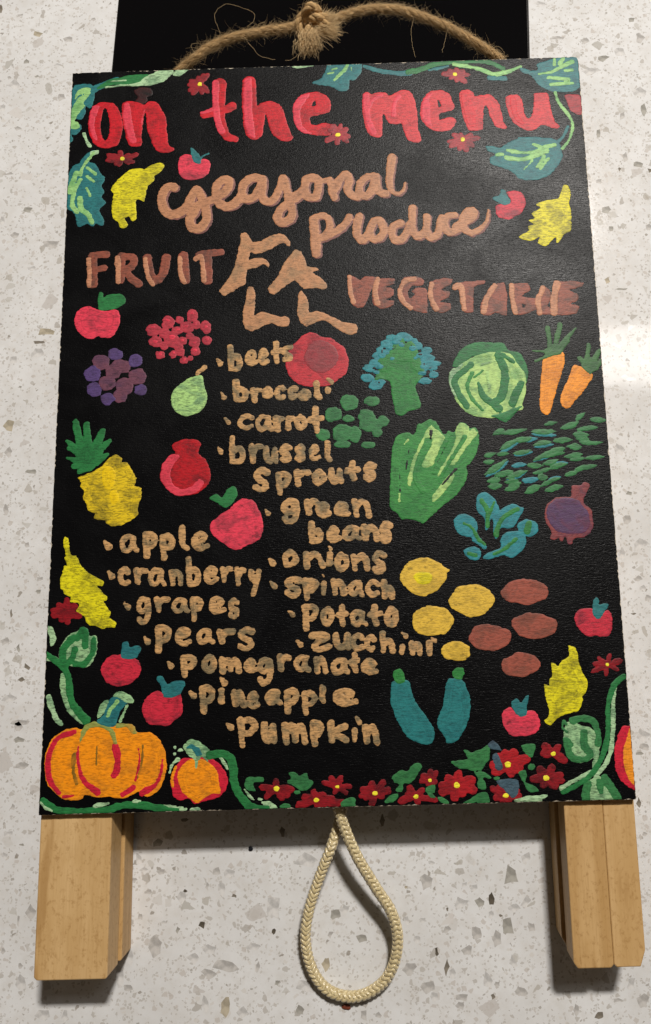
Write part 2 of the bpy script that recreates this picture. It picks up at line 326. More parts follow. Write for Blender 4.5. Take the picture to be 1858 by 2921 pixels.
# ---- paint layers: signed-distance fields of brush strokes turned into raised skins of paint
CELL = .0003
NX, NY = int(BW/CELL)+3, int(BH/CELL)+3
GX = -BW/2 + (np.arange(NX)-1)*CELL; GY = -BH/2 + (np.arange(NY)-1)*CELL
HM = np.zeros((NX, NY))
def value_noise(fx, fy, seed):
    r = np.random.default_rng(seed); gx, gy = int(BW*fx)+4, int(BH*fy)+4; g = r.random((gx, gy))
    X = (GX+BW/2)*fx+1; Y = (GY+BH/2)*fy+1; xi = X.astype(int); yi = Y.astype(int)
    fx_ = X-xi; fy_ = Y-yi; fx_ = fx_*fx_*(3-2*fx_); fy_ = fy_*fy_*(3-2*fy_)
    a = g[xi][:, yi]; b = g[xi+1][:, yi]; c = g[xi][:, yi+1]; d = g[xi+1][:, yi+1]
    u = fx_[:, None]; v = fy_[None, :]
    return (a*(1-u)+b*u)*(1-v)+(c*(1-u)+d*u)*v - .5
EN = .00042*value_noise(700, 1500, 1) + .00050*value_noise(300, 350, 2)
HN = value_noise(260, 1600, 3)
def catmull(P, closed, k=6):
    P = np.asarray(P, float); n = len(P)
    if n < 3 and not closed: return P
    out = []
    rngi = range(n) if closed else range(n-1)
    for i in rngi:
        p1, p2 = P[i], P[(i+1) % n]
        p0 = P[i-1] if (closed or i > 0) else 2*p1-p2
        p3 = P[(i+2) % n] if (closed or i+2 < n) else 2*p2-p1
        for s in range(k):
            t = s/k; out.append(.5*((2*p1)+(-p0+p2)*t+(2*p0-5*p1+4*p2-p3)*t*t+(-p0+3*p1-3*p2+p3)*t**3))
    if not closed: out.append(P[-1])
    return np.array(out)
def win(lo, hi, pad):
    i0 = max(0, int((lo[0]-pad-GX[0])/CELL)); i1 = min(NX, int((hi[0]+pad-GX[0])/CELL)+2)
    j0 = max(0, int((lo[1]-pad-GY[0])/CELL)); j1 = min(NY, int((hi[1]+pad-GY[0])/CELL)+2)
    return i0, i1, j0, j1
def seg_d(X, Y, A, B, ra=None, rb=None):
    D = np.full(X.shape, 9.0)
    for k in range(len(A)):
        ax, ay = A[k]; bx, by = B[k]; dx, dy = bx-ax, by-ay; L = dx*dx+dy*dy+1e-14
        t = np.clip(((X-ax)*dx+(Y-ay)*dy)/L, 0, 1); d = np.hypot(X-ax-t*dx, Y-ay-t*dy)
        if ra is not None: d = d-(ra[k]+(rb[k]-ra[k])*t)
        np.minimum(D, d, out=D)
    return D
def poly_sdf(P):
    lo, hi = P.min(0), P.max(0); w_ = win(lo, hi, .0012); i0, i1, j0, j1 = w_
    if i1-i0 < 2 or j1-j0 < 2: return None
    X, Y = np.meshgrid(GX[i0:i1], GY[j0:j1], indexing='ij'); Q = np.roll(P, -1, 0)
    D = seg_d(X, Y, P, Q); ins = np.zeros(X.shape, bool)
    for (ax, ay), (bx, by) in zip(P, Q):
        if ay == by: continue
        c = ((ay > Y) != (by > Y)) & (X < (bx-ax)*(Y-ay)/(by-ay)+ax); ins ^= c
    return w_, np.where(ins, -D, D)
def stroke_sdf(P, r):
    lo, hi = P.min(0), P.max(0); w_ = win(lo, hi, r.max()+.0012); i0, i1, j0, j1 = w_
    if i1-i0 < 2 or j1-j0 < 2: return None
    X, Y = np.meshgrid(GX[i0:i1], GY[j0:j1], indexing='ij')
    if len(P) == 1: return w_, np.hypot(X-P[0][0], Y-P[0][1])-r[0]
    return w_, seg_d(X, Y, P[:-1], P[1:], r[:-1], r[1:])

GLY = {'a': ['75 12 40 5 8 45 20 90 50 92 72 50 78 10', '78 15 80 70 100 95'],
 'b': ['10 0 12 50 15 95', '15 55 60 42 92 65 75 95 20 97'], 'c': ['95 20 60 3 12 30 10 75 50 98 95 85'],
 'e': ['20 56 60 50 84 25 50 2 10 32 10 75 48 98 100 84'], 'g': ['75 8 35 5 8 28 30 52 65 42 85 8', '85 8 90 50 75 88 30 98 12 85'],
 'h': ['15 0 20 98', '25 60 60 40 85 60 95 98'], 'i': ['45 0 55 100'], 'l': ['30 0 32 75 80 100'],
 'm': ['5 5 12 100', '15 40 38 5 50 45 52 90', '55 40 78 5 92 50 100 100'], 'n': ['5 5 15 100', '20 40 55 3 85 35 100 100'],
 'o': ['50 0 8 35 15 85 55 100 95 65 85 15 50 0'], 'p': ['10 5 15 50 20 100', '12 8 60 2 97 22 70 52 25 56'],
 'r': ['10 5 25 100', '25 40 55 10 100 8'], 's': ['95 12 50 2 10 25 35 48 80 62 85 88 45 100 5 85'],
 't': ['45 0 45 60 60 100', '0 48 100 38'], 'u': ['8 2 15 70 45 100 80 70 90 5', '88 10 92 60 100 100'],
 'y': ['5 0 15 30 45 45', '95 0 70 45 30 100'], 'z': ['5 10 50 5 85 15 40 50 15 85 50 100 100 80'],
 'k': ['15 0 15 100', '90 20 30 55 100 100']}

class Painter:
    def __init__(s): s.f = (0, 0, 3.064)
    def P(s, a):
        a = np.asarray(a, float).reshape(-1, 2); return board_pts(a/s.f[2]+np.array(s.f[:2]))
    def sc(s, a):
        q = s.P([a[0], a[1], a[0]+50, a[1]]); return np.hypot(*(q[1]-q[0]))/50
    def shapes(s, op, a):
        """-> list of (sign, window, sdf)"""
        out = []
        if op in 'PQX':
            p = np.array(a).reshape(-1, 2); p = catmull(p, True, 5) if op != 'Q' else catmull(p, True, 3) * .55 + catmull_lin(p, 3) * .45
            out.append((-1 if op == 'X' else 1, poly_sdf(s.P(p))))
        elif op in 'ST':
            if op == 'S': w0 = w1 = a[0]; p = a[1:]
            else: w0, w1 = a[:2]; p = a[2:]
            p = catmull(np.array(p).reshape(-1, 2), False, 5); k = s.sc(p[0])/2
            out.append((1, stroke_sdf(s.P(p), np.linspace(w0, w1, len(p))*k)))
        elif op == 'v':
            w = a[0]; q = np.array(a[1:]).reshape(-1, 4)
            for x0, y0, x1, y1 in q:
                t = np.linspace(0, 1, 7); bend = random.uniform(-6, 6); nx, ny = -(y1-y0), x1-x0; L = math.hypot(nx, ny)
                p = np.stack([x0+(x1-x0)*t+nx/L*bend*np.sin(t*math.pi), y0+(y1-y0)*t+ny/L*bend*np.sin(t*math.pi)], 1)
                r = w*(.18+.82*np.sin(np.clip(t*1.05, 0, 1)*math.pi)**.7)*random.uniform(.85, 1.1)/2*s.sc(p[0])
                out.append((1, stroke_sdf(s.P(p), r)))
        elif op == 'e':
            for x, y, rx, ry in np.array(a).reshape(-1, 4):
                n_ = 14; th = np.arange(n_)/n_*2*math.pi; j = 1+.05*rng.standard_normal(n_)
                p = np.stack([x+rx*j*np.cos(th), y+ry*j*np.sin(th)], 1); out.append((1, poly_sdf(s.P(catmull(p, True, 3)))))
        elif op in 'fg':
            w, x, y = a[:3]; tips = np.array(a[3:]).reshape(-1, 2); k = s.sc((x, y))
            for tx, ty in tips:
                t = np.linspace(0, 1, 6); p = np.stack([x+(tx-x)*t, y+(ty-y)*t], 1)
                p[-1] = p[-2]+(p[-1]-p[-2])*.55
                r = np.interp(t, [0, .55, .85, 1], [.30, .42, .34, .17])*w*k*random.uniform(.85, 1.12); out.append((1, stroke_sdf(s.P(p), r)))
        elif op == 'L':
            w = a[0]; i = 1
            while i < len(a):
                ch, x0, x1, y0, y1 = a[i], *[float(q) for q in a[i+1:i+6-1]]; i += 5
                if ch == '.':
                    if x1-x0 > 0 and y1 < y0: y0, y1 = y1, y0
                    cx, cy = (x0+x1)/2, (y0+y1)/2; dx, dy = (x1-x0)/2, (y1-y0)/2; r = min(dx, dy)*.72
                    p = np.array([(cx-dx*.55+0, cy-dy*.62), (cx+dx*.3, cy+dy*.35)]); k = s.sc((cx, cy))
                    out.append((1, stroke_sdf(s.P(p), np.array([r*.45, r])*k*1.1))); continue
                ww = min(w*(.86 if ch in 'aec' else 1), (x1-x0)*.9); bx0, bx1, by0, by1 = x0+ww/2, x1-ww/2, y0+w/2, y1-w/2
                for st in GLY[ch]:
                    q = np.array([float(z) for z in st.split()]).reshape(-1, 2)/100
                    q = np.stack([bx0+q[:, 0]*(bx1-bx0), by0+q[:, 1]*(by1-by0)], 1) + rng.standard_normal(q.shape)*2.2
                    q = catmull(q, False, 4); k = s.sc(q[0])/2
                    r = ww*k*np.linspace(random.uniform(.94, 1.06), random.uniform(.8, 1.0), len(q))
                    out.append((1, stroke_sdf(s.P(q), r)))
        return [o for o in out if o[1] is not None]
def catmull_lin(P, k):
    P = np.asarray(P, float); n = len(P); out = []
    for i in range(n):
        for s in range(k): out.append(P[i]+(P[(i+1) % n]-P[i])*s/k)
    return np.array(out)

EDGE = np.maximum(np.abs(GX)[:, None]-BW/2+.00035, np.abs(GY)[None, :]-BH/2+.00035)
THK = .00006
def layer_mesh(shapes, thick=THK):
    i0 = min(s[1][0][0] for s in shapes); i1 = max(s[1][0][1] for s in shapes)
    j0 = min(s[1][0][2] for s in shapes); j1 = max(s[1][0][3] for s in shapes)
    D = np.full((i1-i0, j1-j0), .01)
    for sg, (w_, d) in shapes:
        sl = (slice(w_[0]-i0, w_[1]-i0), slice(w_[2]-j0, w_[3]-j0))
        if sg > 0: D[sl] = np.minimum(D[sl], d)
        else: D[sl] = np.maximum(D[sl], -d)
    D = D + EN[i0:i1, j0:j1]; D = np.maximum(D, EDGE[i0:i1, j0:j1])
    D[0, :] = np.maximum(D[0, :], .0002); D[-1, :] = np.maximum(D[-1, :], .0002); D[:, 0] = np.maximum(D[:, 0], .0002); D[:, -1] = np.maximum(D[:, -1], .0002)
    ins = D < 0
    if not ins.any(): return None
    cell = ins[:-1, :-1] | ins[1:, :-1] | ins[:-1, 1:] | ins[1:, 1:]
    X, Y = np.meshgrid(GX[i0:i1], GY[j0:j1], indexing='ij')
    gx, gy = np.gradient(D, CELL); g = np.hypot(gx, gy)+1e-6
    mv = np.where(~ins, np.minimum(np.maximum(D, 0)/g, CELL*.95), 0)
    X = X-gx/g*mv; Y = Y-gy/g*mv
    H = HM[i0:i1, j0:j1]; used = ins.copy(); used[:-1, :-1] |= cell; used[1:, :-1] |= cell; used[:-1, 1:] |= cell; used[1:, 1:] |= cell
    # local base: dilated maximum of what is already there
    B = H.copy()
    for _ in range(2):
        B2 = B.copy(); B2[1:, :] = np.maximum(B2[1:, :], B[:-1, :]); B2[:-1, :] = np.maximum(B2[:-1, :], B[1:, :])
        B2[:, 1:] = np.maximum(B2[:, 1:], B[:, :-1]); B2[:, :-1] = np.maximum(B2[:, :-1], B[:, 1:]); B = B2
    e = np.clip(-D/.0007, 0, 1); prof = np.sqrt(e*(2-e))
    Z = B + .000012 + np.where(ins, thick*prof*(1+.35*HN[i0:i1, j0:j1]), 0)
    idx = -np.ones(D.shape, int); idx[used] = np.arange(used.sum())
    V = np.stack([X[used], Y[used], Z[used]], 1)
    a, b = np.nonzero(cell)
    Q = np.stack([idx[a, b], idx[a+1, b], idx[a+1, b+1], idx[a, b+1]], 1)
    HM[i0:i1, j0:j1] = np.where(used, np.maximum(H, Z), H)
    return V, Q, (-D[used]).clip(0, .004)
def finish(cur):
    if not cur or not cur['layers']: return
    if cur.get('shadow'):
        dx, dy, col = cur['shadow']; cur['layers'].insert(0, [col, cur['sh']])
    Vs, Qs, mi, mats, As = [], [], [], [], []; base = 0
    for col, shp in cur['layers']:
        r = layer_mesh(shp)
        if r is None: continue
        if paint(col) not in mats: mats.append(paint(col))
        k = mats.index(paint(col)); Vs.append(r[0]); Qs.append(r[1]+base); As.append(r[2]); mi.append(np.full(len(r[1]), k)); base += len(r[0])
    if not Vs: return
    lab = cur['label']
    if cur['name'] == 'painted_word' and ' ' not in lab: lab = 'tan painted word "%s"' % lab
    fast_mesh(cur['name'], np.vstack(Vs), np.vstack(Qs), mats, np.concatenate(mi), panel, lab, np.concatenate(As))
def paint_all(text):
    pt = Painter(); cur = None
    for ln in text.strip().splitlines():
        p = ln.split()
        if p[0] == 'O':
            finish(cur); nm, lab = ln[2:].split('|'); cur = {'name': nm.strip(), 'label': lab.strip(), 'layers': [], 'sh': []}; continue
        if p[0] == 'F': pt.f = (float(p[1]), float(p[2]), float(p[3]) if len(p) > 3 else 3.064); continue
        if p[0] == 'h': cur['shadow'] = (float(p[1]), float(p[2]), p[3]); continue
        if p[0] == 'X': cur['layers'][-1][1] += pt.shapes('X', [float(q) for q in p[1:]]); continue
        if p[0] == 'L': a = [float(p[2])]+p[3:]
        else: a = [float(q) for q in p[2:]]
        shp = pt.shapes(p[0], a)
        if cur.get('shadow') and p[0] in 'ST':
            k = 1 if p[0] == 'S' else 2; b = list(a); dx, dy = cur['shadow'][:2]
            for q in range(k, len(b), 2): b[q] += dx; b[q+1] += dy
            cur['sh'] += pt.shapes(p[0], b)
        if cur['layers'] and cur['layers'][-1][0] == p[1]: cur['layers'][-1][1] += shp
        else: cur['layers'].append([p[1], shp])
        if p[0] == 'f':
            w, x, y = a[:3]; r = min(w*.30, 30); cur['layers'].append(['C', pt.shapes('e', [x, y, r*.95, r*.85])])
            cur['pend'] = True
    finish(cur)

DATA = r'''
O painted_title|word "on" in brushed red letters with pink highlights
F 190 140
P R 300 468 420 480 480 600 490 700 455 830 350 865 260 840 205 760 190 650 215 530
X 335 515 370 580 380 680 370 760 340 805 310 770 297 690 305 600
P Z 600 455 620 420 590 370 640 340 720 340 755 380 740 410 700 420 710 450 660 480
P R 500 470 560 455 620 470 680 490 720 460 790 470 840 540 872 620 880 740 890 830 940 870 920 895 850 905 780 880 745 800 710 700 700 620 690 560 668 640 658 740 655 830 620 850 560 845 530 800 505 700 488 600 485 520
P K 235 500 290 500 255 600 245 680 265 790 235 780 205 700 197 620 215 540
P K 515 475 550 490 570 600 585 700 612 790 600 820 560 820 530 740 505 640 495 560
P K 690 525 672 580 660 655 655 620 668 560
O painted_title|word "the" in brushed red letters with pink highlights
T R 112 60 1340 305 1335 500 1350 640 1395 750 1475 790
T R 60 80 1200 575 1280 560 1400 525 1450 500
S K 56 1308 295 1302 420 1310 560 1335 670 1360 720
T K 20 40 1180 560 1280 530
F 550 140
P R 435 290 470 245 530 245 553 290 560 480 600 470 680 455 750 480 800 560 830 660 860 740 875 780 830 805 760 790 700 740 665 670 645 580 635 580 620 680 600 760 540 790 480 765 450 690 440 560 432 420
P R 1020 378 1110 375 1180 420 1210 500 1200 545 1100 580 1030 600 1040 660 1090 660 1150 645 1210 660 1230 720 1180 755 1050 750 960 730 900 670 878 580 885 480 940 410
X 1070 450 1074 495 1030 497
P K 455 270 510 255 520 330 520 500 530 640 550 770 500 760 465 700 450 560 445 400
P K 1025 385 1000 440 950 500 940 570 950 640 990 700 1045 740 980 740 910 690 880 600 880 500 930 420
O painted_title|word "menu" in brushed red letters
F 1000 140
P R2 115 390 150 378 195 395 240 378 300 380 340 410 400 380 460 358 520 370 560 440 580 560 590 680 610 760 620 800 560 818 500 790 470 720 445 640 430 655 380 655 330 630 300 580 285 580 280 680 272 760 220 770 160 740 125 660 105 540 108 450
P R2 700 370 790 355 860 390 895 460 905 520 840 545 780 570 780 620 840 600 900 600 925 640 880 700 800 720 720 705 650 660 615 590 618 480 650 410
X 765 450 792 490 770 500
F 1200 140
P R2 345 380 400 358 455 375 475 410 540 400 620 405 680 470 710 560 730 640 755 690 710 695 650 665 610 590 580 500 565 480 550 560 548 650 540 700 490 715 420 705 390 640 365 560 348 460
P R2 750 420 800 400 850 400 885 450 900 530 930 600 965 595 985 530 990 440 995 390 1060 385 1110 390 1130 470 1150 570 1180 640 1215 670 1190 695 1120 680 1060 660 1010 695 950 712 880 690 810 640 770 560 750 480
P R3 360 390 420 380 450 480 480 600 480 680 420 670 390 590 365 480
P R3 782 430 810 415 830 430 845 540 880 620 905 650 870 655 820 600 790 530
F 1000 140
S K 55 140 410 140 520 162 640 200 725
S K 32 270 405 200 440 165 500
S K 38 425 415 385 480 378 580
P K 720 385 690 440 700 520 700 600 710 670 650 650 625 590 625 480 660 410
O painted_vine|teal and pale green vine across the upper left corner
F 190 140
P E 20 800 20 600 35 400 60 340 100 310 200 308 240 340 245 420 215 515 170 500 165 560 130 620 70 600 60 650 125 660 125 700 80 748 40 745 60 790 45 810
P E 215 345 260 310 350 275 460 245 480 290 350 330 240 385
P G 260 350 330 290 450 250 600 225 720 225 650 290 520 310 380 320 300 350
P J 520 320 640 290 700 240 800 190 900 165 940 185 910 230 850 280 760 312 640 320
P J 960 175 1010 155 1085 160 1040 200 985 240 930 225
S J 14 345 335 430 325 530 315
S J 12 390 285 520 275
P I 75 440 90 380 140 340 210 345 190 390 110 400
P I 40 600 60 500 120 420 210 380 150 470 165 500 110 560 60 640 30 680
P I 40 680 60 640 100 645 115 690 60 700
S J 28 155 745 175 800 205 850
O painted_leaf|large teal leaf with pale green veins on the left edge
F 170 400
P E 180 200 130 215 90 270 65 340 60 520 70 590 130 640 155 740 185 758 240 735 290 750 320 730 375 745 385 690 350 610 405 550 370 500 395 450 370 410 400 330 355 280 320 215 260 190 270 160 230 150
S E 48 205 200 235 150 300 110
S J 42 285 118 325 105
S I 24 185 310 205 240 260 160 300 115
T I 52 42 90 450 118 370 150 290
S I 38 185 345 135 440 112 560 155 630
S I 28 245 240 315 296
S I 20 240 315 300 358
S I 26 240 420 270 485
S I 48 180 510 192 600 250 650 285 715
O painted_leaf|yellow leaf beside the small apple at upper left
Q Y 445 430 500 360 560 300 640 250 700 245 745 255 820 215 880 195 915 220 900 265 825 310 825 350 765 410 750 500 740 540 690 520 670 540 675 680 640 710 605 670 570 690 600 745 560 770 525 750 515 710 470 680 455 580 475 470
O painted_apple|small pink-red apple above the word seasonal
P A 1035 230 1050 160 1100 125 1160 135 1200 180 1260 160 1310 185 1320 240 1290 300 1220 335 1150 350 1090 340 1050 300
P E 1145 80 1165 72 1210 110 1240 150 1235 195 1205 205 1165 170
T E 26 16 1225 175 1260 135 1303 117
O painted_flower|dark red flower below the word on
F 190 140
f D 64 490 960 350 920 465 885 560 912 640 912 345 975 455 1030 600 995 555 1005 420 1010
O painted_flower|dark red flower left of the letter t
f D 66 1165 305 1250 210 1205 215 1150 235 1080 275 1060 310 1062 375 1095 405 1190 395 1245 385
O painted_flower|red flower at the tail of the word the
F 550 140
f D2 66 1270 748 1300 645 1230 660 1355 690 1390 765 1365 820 1265 838 1155 810 1180 700 1200 660
O painted_flower|red flower touching the top vine
F 1000 140
f D2 62 915 222 795 215 860 180 930 172 1000 190 1055 225 1020 295 935 285 870 262
O painted_flower|red flower below the word menu
f D2 66 983 792 890 740 960 738 1070 735 1135 775 1085 850 1020 900 945 890 860 862 840 810
O painted_flower|half flower cut off by the right edge
F 1200 140
P D2 1265 400 1385 400 1410 480 1400 570 1320 540 1280 450
O painted_leaf|teal leaf at the top centre edge
F 550 140
P E 1190 115 1300 105 1460 100 1475 200 1410 270 1370 270 1360 350 1300 370 1230 340 1170 320 1080 310 1050 290 1130 250 1160 180
S I 26 1362 125 1330 180 1240 270
S I 20 1182 215 1230 206
S I 16 1222 180 1258 170
S I 10 1385 150 1388 190
S J 36 885 146 980 150 1090 124
O painted_vine|green and teal vine along the top right edge
F 1000 140
T E 30 55 120 150 250 190 400 210 520 212
S E 28 690 182 850 152
S E 45 1215 250 1350 255
S G 52 505 205 600 180 700 150
S G 44 690 145 850 120 1000 108 1150 105 1250 130 1335 172
S I 38 905 135 1050 155 1180 195 1250 222 1330 205
T I 46 26 1280 222 1400 190 1485 152
O painted_leaf|teal leaf with pale strokes in the upper right corner
F 1200 140
P E 870 165 960 185 1020 180 1020 130 1090 105 1180 80 1340 65 1375 110 1390 200 1395 320 1330 370 1150 365 1060 330 1000 270 960 225 900 205
T I 14 38 1035 218 1150 200 1240 150 1325 112
S I 26 1170 88 1172 138
S I 32 1243 88 1215 128
S I 24 1265 190 1325 185
S I 30 1120 252 1295 265
S I 32 1140 308 1325 300
O painted_leaf|large teal leaf with a curved stem under the corner
S E 30 1290 680 1250 760 1200 810
P E 570 850 620 845 700 865 745 830 840 790 860 768 1000 770 1150 785 1200 810 1225 860 1235 960 1150 1080 1090 1120 960 1150 860 1130 800 1070 700 1030 620 1000 610 950 650 920 590 890
S I 25 1180 385 1205 460 1270 550 1318 620 1325 700 1300 790 1240 870
S I 34 760 885 880 905 1000 900 1080 860 1170 840
S I 42 750 950 880 965 1000 930 1100 890
S I 28 985 835 1060 860
S I 38 670 925 715 920
S I 25 1080 940 1050 990 1020 1030
S I 22 1115 960 1045 1045
T I 24 10 975 980 905 1050
O painted_apple|tilted red apple at the right of produce
F 1300 400
P A2 355 580 400 560 480 545 460 480 450 455 520 443 590 470 612 540 590 620 530 665 460 692 390 680 355 640
P E 325 505 385 480 395 430 430 435 445 480 480 520 470 555 420 560 370 540
O painted_leaf|jagged yellow leaf at the right edge
Q Y 945 385 990 400 1005 460 990 550 1010 620 1008 780 950 815 900 890 880 890 885 830 830 890 790 930 720 895 730 850 650 880 550 845 640 790 635 750 690 735 635 700 690 680 665 640 740 590 710 560 800 525 895 510 920 450
O painted_word|brown capitals FRUIT
F 0 700 1.6473
S B 46 438 60 436 180
S B 34 432 50 500 42
S B 32 445 115 490 106
S B 46 566 60 566 160
S B 38 570 52 628 58 622 95 580 122
S B 36 590 125 652 182
S B 42 692 60 705 130 735 165 768 130 782 60
S B 46 862 50 865 110 872 160
S B 34 935 46 1038 30
S B 52 970 55 975 160
S H 22 420 66 420 188
S H 25 553 60 558 172
S H 20 683 65 696 145 720 182
S H 20 846 58 848 120 868 175
S H 24 922 62 948 60 960 165
O painted_word|tan capitals FALL in two rows
F 600 640
Q L 275 80 315 78 375 150 440 145 520 105 600 80 660 100 700 160 690 192 640 155 560 200 470 240 400 255 350 240 340 310 420 295 470 300 515 340 510 375 465 345 400 385 325 400 305 520 230 565 130 622 90 600 85 570 180 440 215 370 240 250 265 150
Q L 740 222 790 240 830 300 840 370 920 375 950 400 900 420 960 460 1020 530 1000 570 930 555 820 560 760 510 735 485 650 540 560 612 515 590 510 550 580 470 640 360 700 270
Q L 330 555 370 550 390 600 392 700 385 790 440 770 500 770 600 810 660 800 695 830 685 880 620 893 540 860 460 890 370 938 310 910 285 850 290 750 310 650
Q L 800 580 850 650 865 765 930 758 1020 780 1110 830 1200 860 1270 870 1292 910 1270 950 1200 960 1110 915 1030 850 970 840 900 870 840 890 790 860 762 780 765 680 775 610
O painted_word|brown capitals VEGETABLE
F 928 700 1.6473
Q B 105 140 140 150 165 165 185 145 240 150 225 185 195 260 180 290 150 292 125 270 108 210
Q B 235 160 325 155 325 180 285 195 320 205 320 235 275 255 325 260 320 280 270 298 230 280 222 230
Q B 345 190 375 150 430 145 465 165 460 185 410 190 390 220 395 250 425 230 400 215 440 200 480 210 478 315 440 310 400 300 360 280 342 240
Q B 490 175 560 155 600 160 580 190 540 210 585 215 580 245 540 265 590 270 590 300 555 318 510 305 485 250
Q B 605 185 650 170 750 165 745 180 700 200 695 310 655 315 640 260 625 205 600 205
Q B 805 180 840 175 855 230 855 300 850 330 800 315 780 330 740 328 728 290 745 240 780 195
Q B 870 185 950 180 965 210 920 240 985 250 990 300 940 325 890 325 875 270
X 925 275 945 280 930 290
Q B 1020 195 1050 205 1065 230 1045 285 1080 300 1090 325 1000 325 990 280
Q B 1075 175 1150 168 1215 175 1205 195 1150 210 1190 230 1185 260 1150 275 1195 285 1175 320 1080 328 1060 270
S H 20 115 148 118 210 132 265
S H 24 246 160 235 215 248 275
S H 24 420 156 372 172 352 220 370 268 402 295
S H 24 500 185 495 240 523 300
S H 25 608 198 638 192 652 298
S H 26 795 190 757 250 745 315
S H 23 875 188 880 260 895 318
S H 24 1022 200 1000 260 1010 318
S H 34 1090 182 1076 240 1076 318
O painted_apple|apple with a green leaf under the word FRUIT
F 170 820
P A 255 165 330 190 400 205 490 190 530 240 528 310 500 380 450 435 380 438 335 425 290 448 220 435 150 370 130 290 150 220 200 180
Q G 345 50 370 40 385 60 385 90 440 60 530 55 578 90 570 140 500 185 430 200 340 195
O painted_cranberries|cluster of small pink-red cranberries
e A3 820 370 65 54 950 305 58 55 1050 285 38 34 1160 245 50 55 1115 350 60 50 1195 330 38 38 1280 345 48 54 920 400 52 42 1030 380 50 38 840 475 58 46 980 440 64 56 1080 465 38 36 1180 475 50 48 1290 460 40 36 915 510 36 36 1040 520 38 36 880 590 40 36 995 580 32 32 1055 565 40 36 1190 560 40 40 1090 640 38 34 1145 620 28 24 990 480 60 44 1140 425 36 30
e A 820 345 22 12 950 285 22 14 1165 225 18 14 1110 335 20 14 1190 320 12 10 1285 345 16 14 840 470 18 12 985 430 26 20 1080 460 12 10 1185 480 20 12 1290 450 14 10 885 580 14 10 1000 570 12 10 1190 550 16 10 1090 630 12 10 1040 370 18 10
O painted_grapes|bunch of purple grapes
e W 365 655 76 68 540 690 84 66 470 740 72 66 680 780 80 72 415 840 74 60 570 860 76 76 530 950 62 56
e X 490 583 66 52 665 640 60 56 290 755 72 70 305 890 72 64 420 975 62 52 710 895 58 48
O painted_pear|pale green pear with a tan stem
P J2 1190 770 1255 775 1270 870 1290 950 1270 1040 1200 1100 1120 1125 1030 1095 980 1020 985 930 1030 870 1110 810
S N 36 1205 755 1270 695
O painted_pineapple|yellow pineapple with a green crown
F 150 1180
Q P 220 560 300 530 370 500 430 460 480 400 550 355 605 385 600 430 655 430 690 490 730 560 720 630 775 650 775 740 745 820 745 880 700 920 640 950 600 975 520 982 470 960 460 935 365 915 380 870 310 840 300 790 270 730 270 670 240 640 255 600
e P2 490 560 60 95 540 730 40 60
T G 85 58 300 400 240 250 205 75
T G 90 52 310 350 300 98
T G 90 55 360 350 440 150
T G 80 42 380 350 498 238
T G 70 34 390 420 480 358
T G 80 26 300 380 130 240
T G 80 26 300 400 140 300
T G 70 22 300 430 128 388
T G 80 44 300 440 182 462
T G 70 40 320 470 235 508
e G 310 370 95 120
O painted_pomegranate|red pomegranate with a pink crescent highlight
P R4 1045 280 1100 240 1190 225 1270 235 1305 265 1275 345 1340 410 1380 520 1360 610 1270 690 1150 720 1040 690 960 610 942 520 980 420 1070 350
P K 1070 355 1110 370 1060 440 1030 530 1060 620 1130 660 1210 640 1280 575 1325 600 1280 670 1200 710 1110 715 1020 680 960 600 945 520 975 430 1020 370
O painted_apple|largest pink-red apple beside the word apple
F 0 1420 1.6473
P A 990 125 1030 85 1080 50 1130 5 1190 15 1225 80 1235 140 1225 190 1170 220 1110 243 1050 215 1000 170
F 0 700 1.6473
P G 988 1185 1020 1168 1045 1185 1070 1145 1105 1133 1115 1170 1090 1215 1060 1235 1030 1215 1005 1200
O painted_leaf|long yellow leaf on the left edge
F 110 1500
Q Y 215 150 235 100 262 130 282 250 330 260 370 340 440 410 520 460 568 490 555 525 520 530 560 580 600 610 600 650 570 665 635 750 635 775 620 800 680 850 665 885 600 880 560 900 500 870 450 870 420 840 400 790 330 745 360 700 340 670 280 665 285 620 235 600 215 565 192 545 200 430 230 350 255 355 225 280 240 260
O painted_flower|plain dark red flower without a yellow centre
g D 80 240 750 250 625 165 680 105 738 105 785 200 835 260 855 345 800 385 800 335 695
O painted_vine|green vine and leaf climbing the lower left edge
F 100 1780
P J 90 20 150 30 185 110 180 150 140 195 125 110
T J 48 42 120 640 150 740 190 830 225 875
Q J 85 280 130 265 215 310 250 350 130 320 85 320
P J3 235 430 290 480 300 650 360 720 450 810 440 870 370 850 280 750 230 620 222 520
P J3 225 200 290 110 370 60 440 30 470 100 540 110 545 200 520 300 460 370 280 360 220 300
T G 40 74 95 260 180 320 260 390 300 500 310 640 360 740 450 840
S G 58 250 310 250 220 310 145 350 120
S G 62 375 120 420 52
S G 58 440 60 440 190
S G 48 515 135 508 240 440 345 350 350
S G 56 352 225 320 310 265 360
O painted_apple|apple with teal leaves, upper one above the large pumpkin
P A4 640 290 740 265 870 300 925 370 910 450 840 510 740 545 640 515 585 450 580 380
P E 765 180 810 158 825 205 890 190 928 210 910 260 860 300 760 298
O painted_apple|apple with a V of teal leaves above the small pumpkin
P A4 1070 588 1150 620 1260 610 1285 680 1285 770 1240 830 1160 890 1080 885 1000 875 950 800 940 720 980 640
P E 1062 480 1100 455 1135 480 1160 525 1220 500 1290 495 1312 520 1280 590 1240 625 1150 648 1120 620 1100 540
O painted_pumpkin|large orange pumpkin with a teal stem
F 100 2000
P O 85 520 105 420 160 320 240 260 350 232 410 245 520 200 640 215 700 200 790 205 870 240 900 280 1000 272 1070 310 1130 420 1150 560 1130 680 1070 790 980 832 910 800 850 820 770 852 660 835 560 845 440 815 410 855 320 868 230 850 150 780 100 690
S O3 34 345 470 335 600 365 720
S O3 16 945 390 930 560 890 680
S O3 12 542 400 536 590
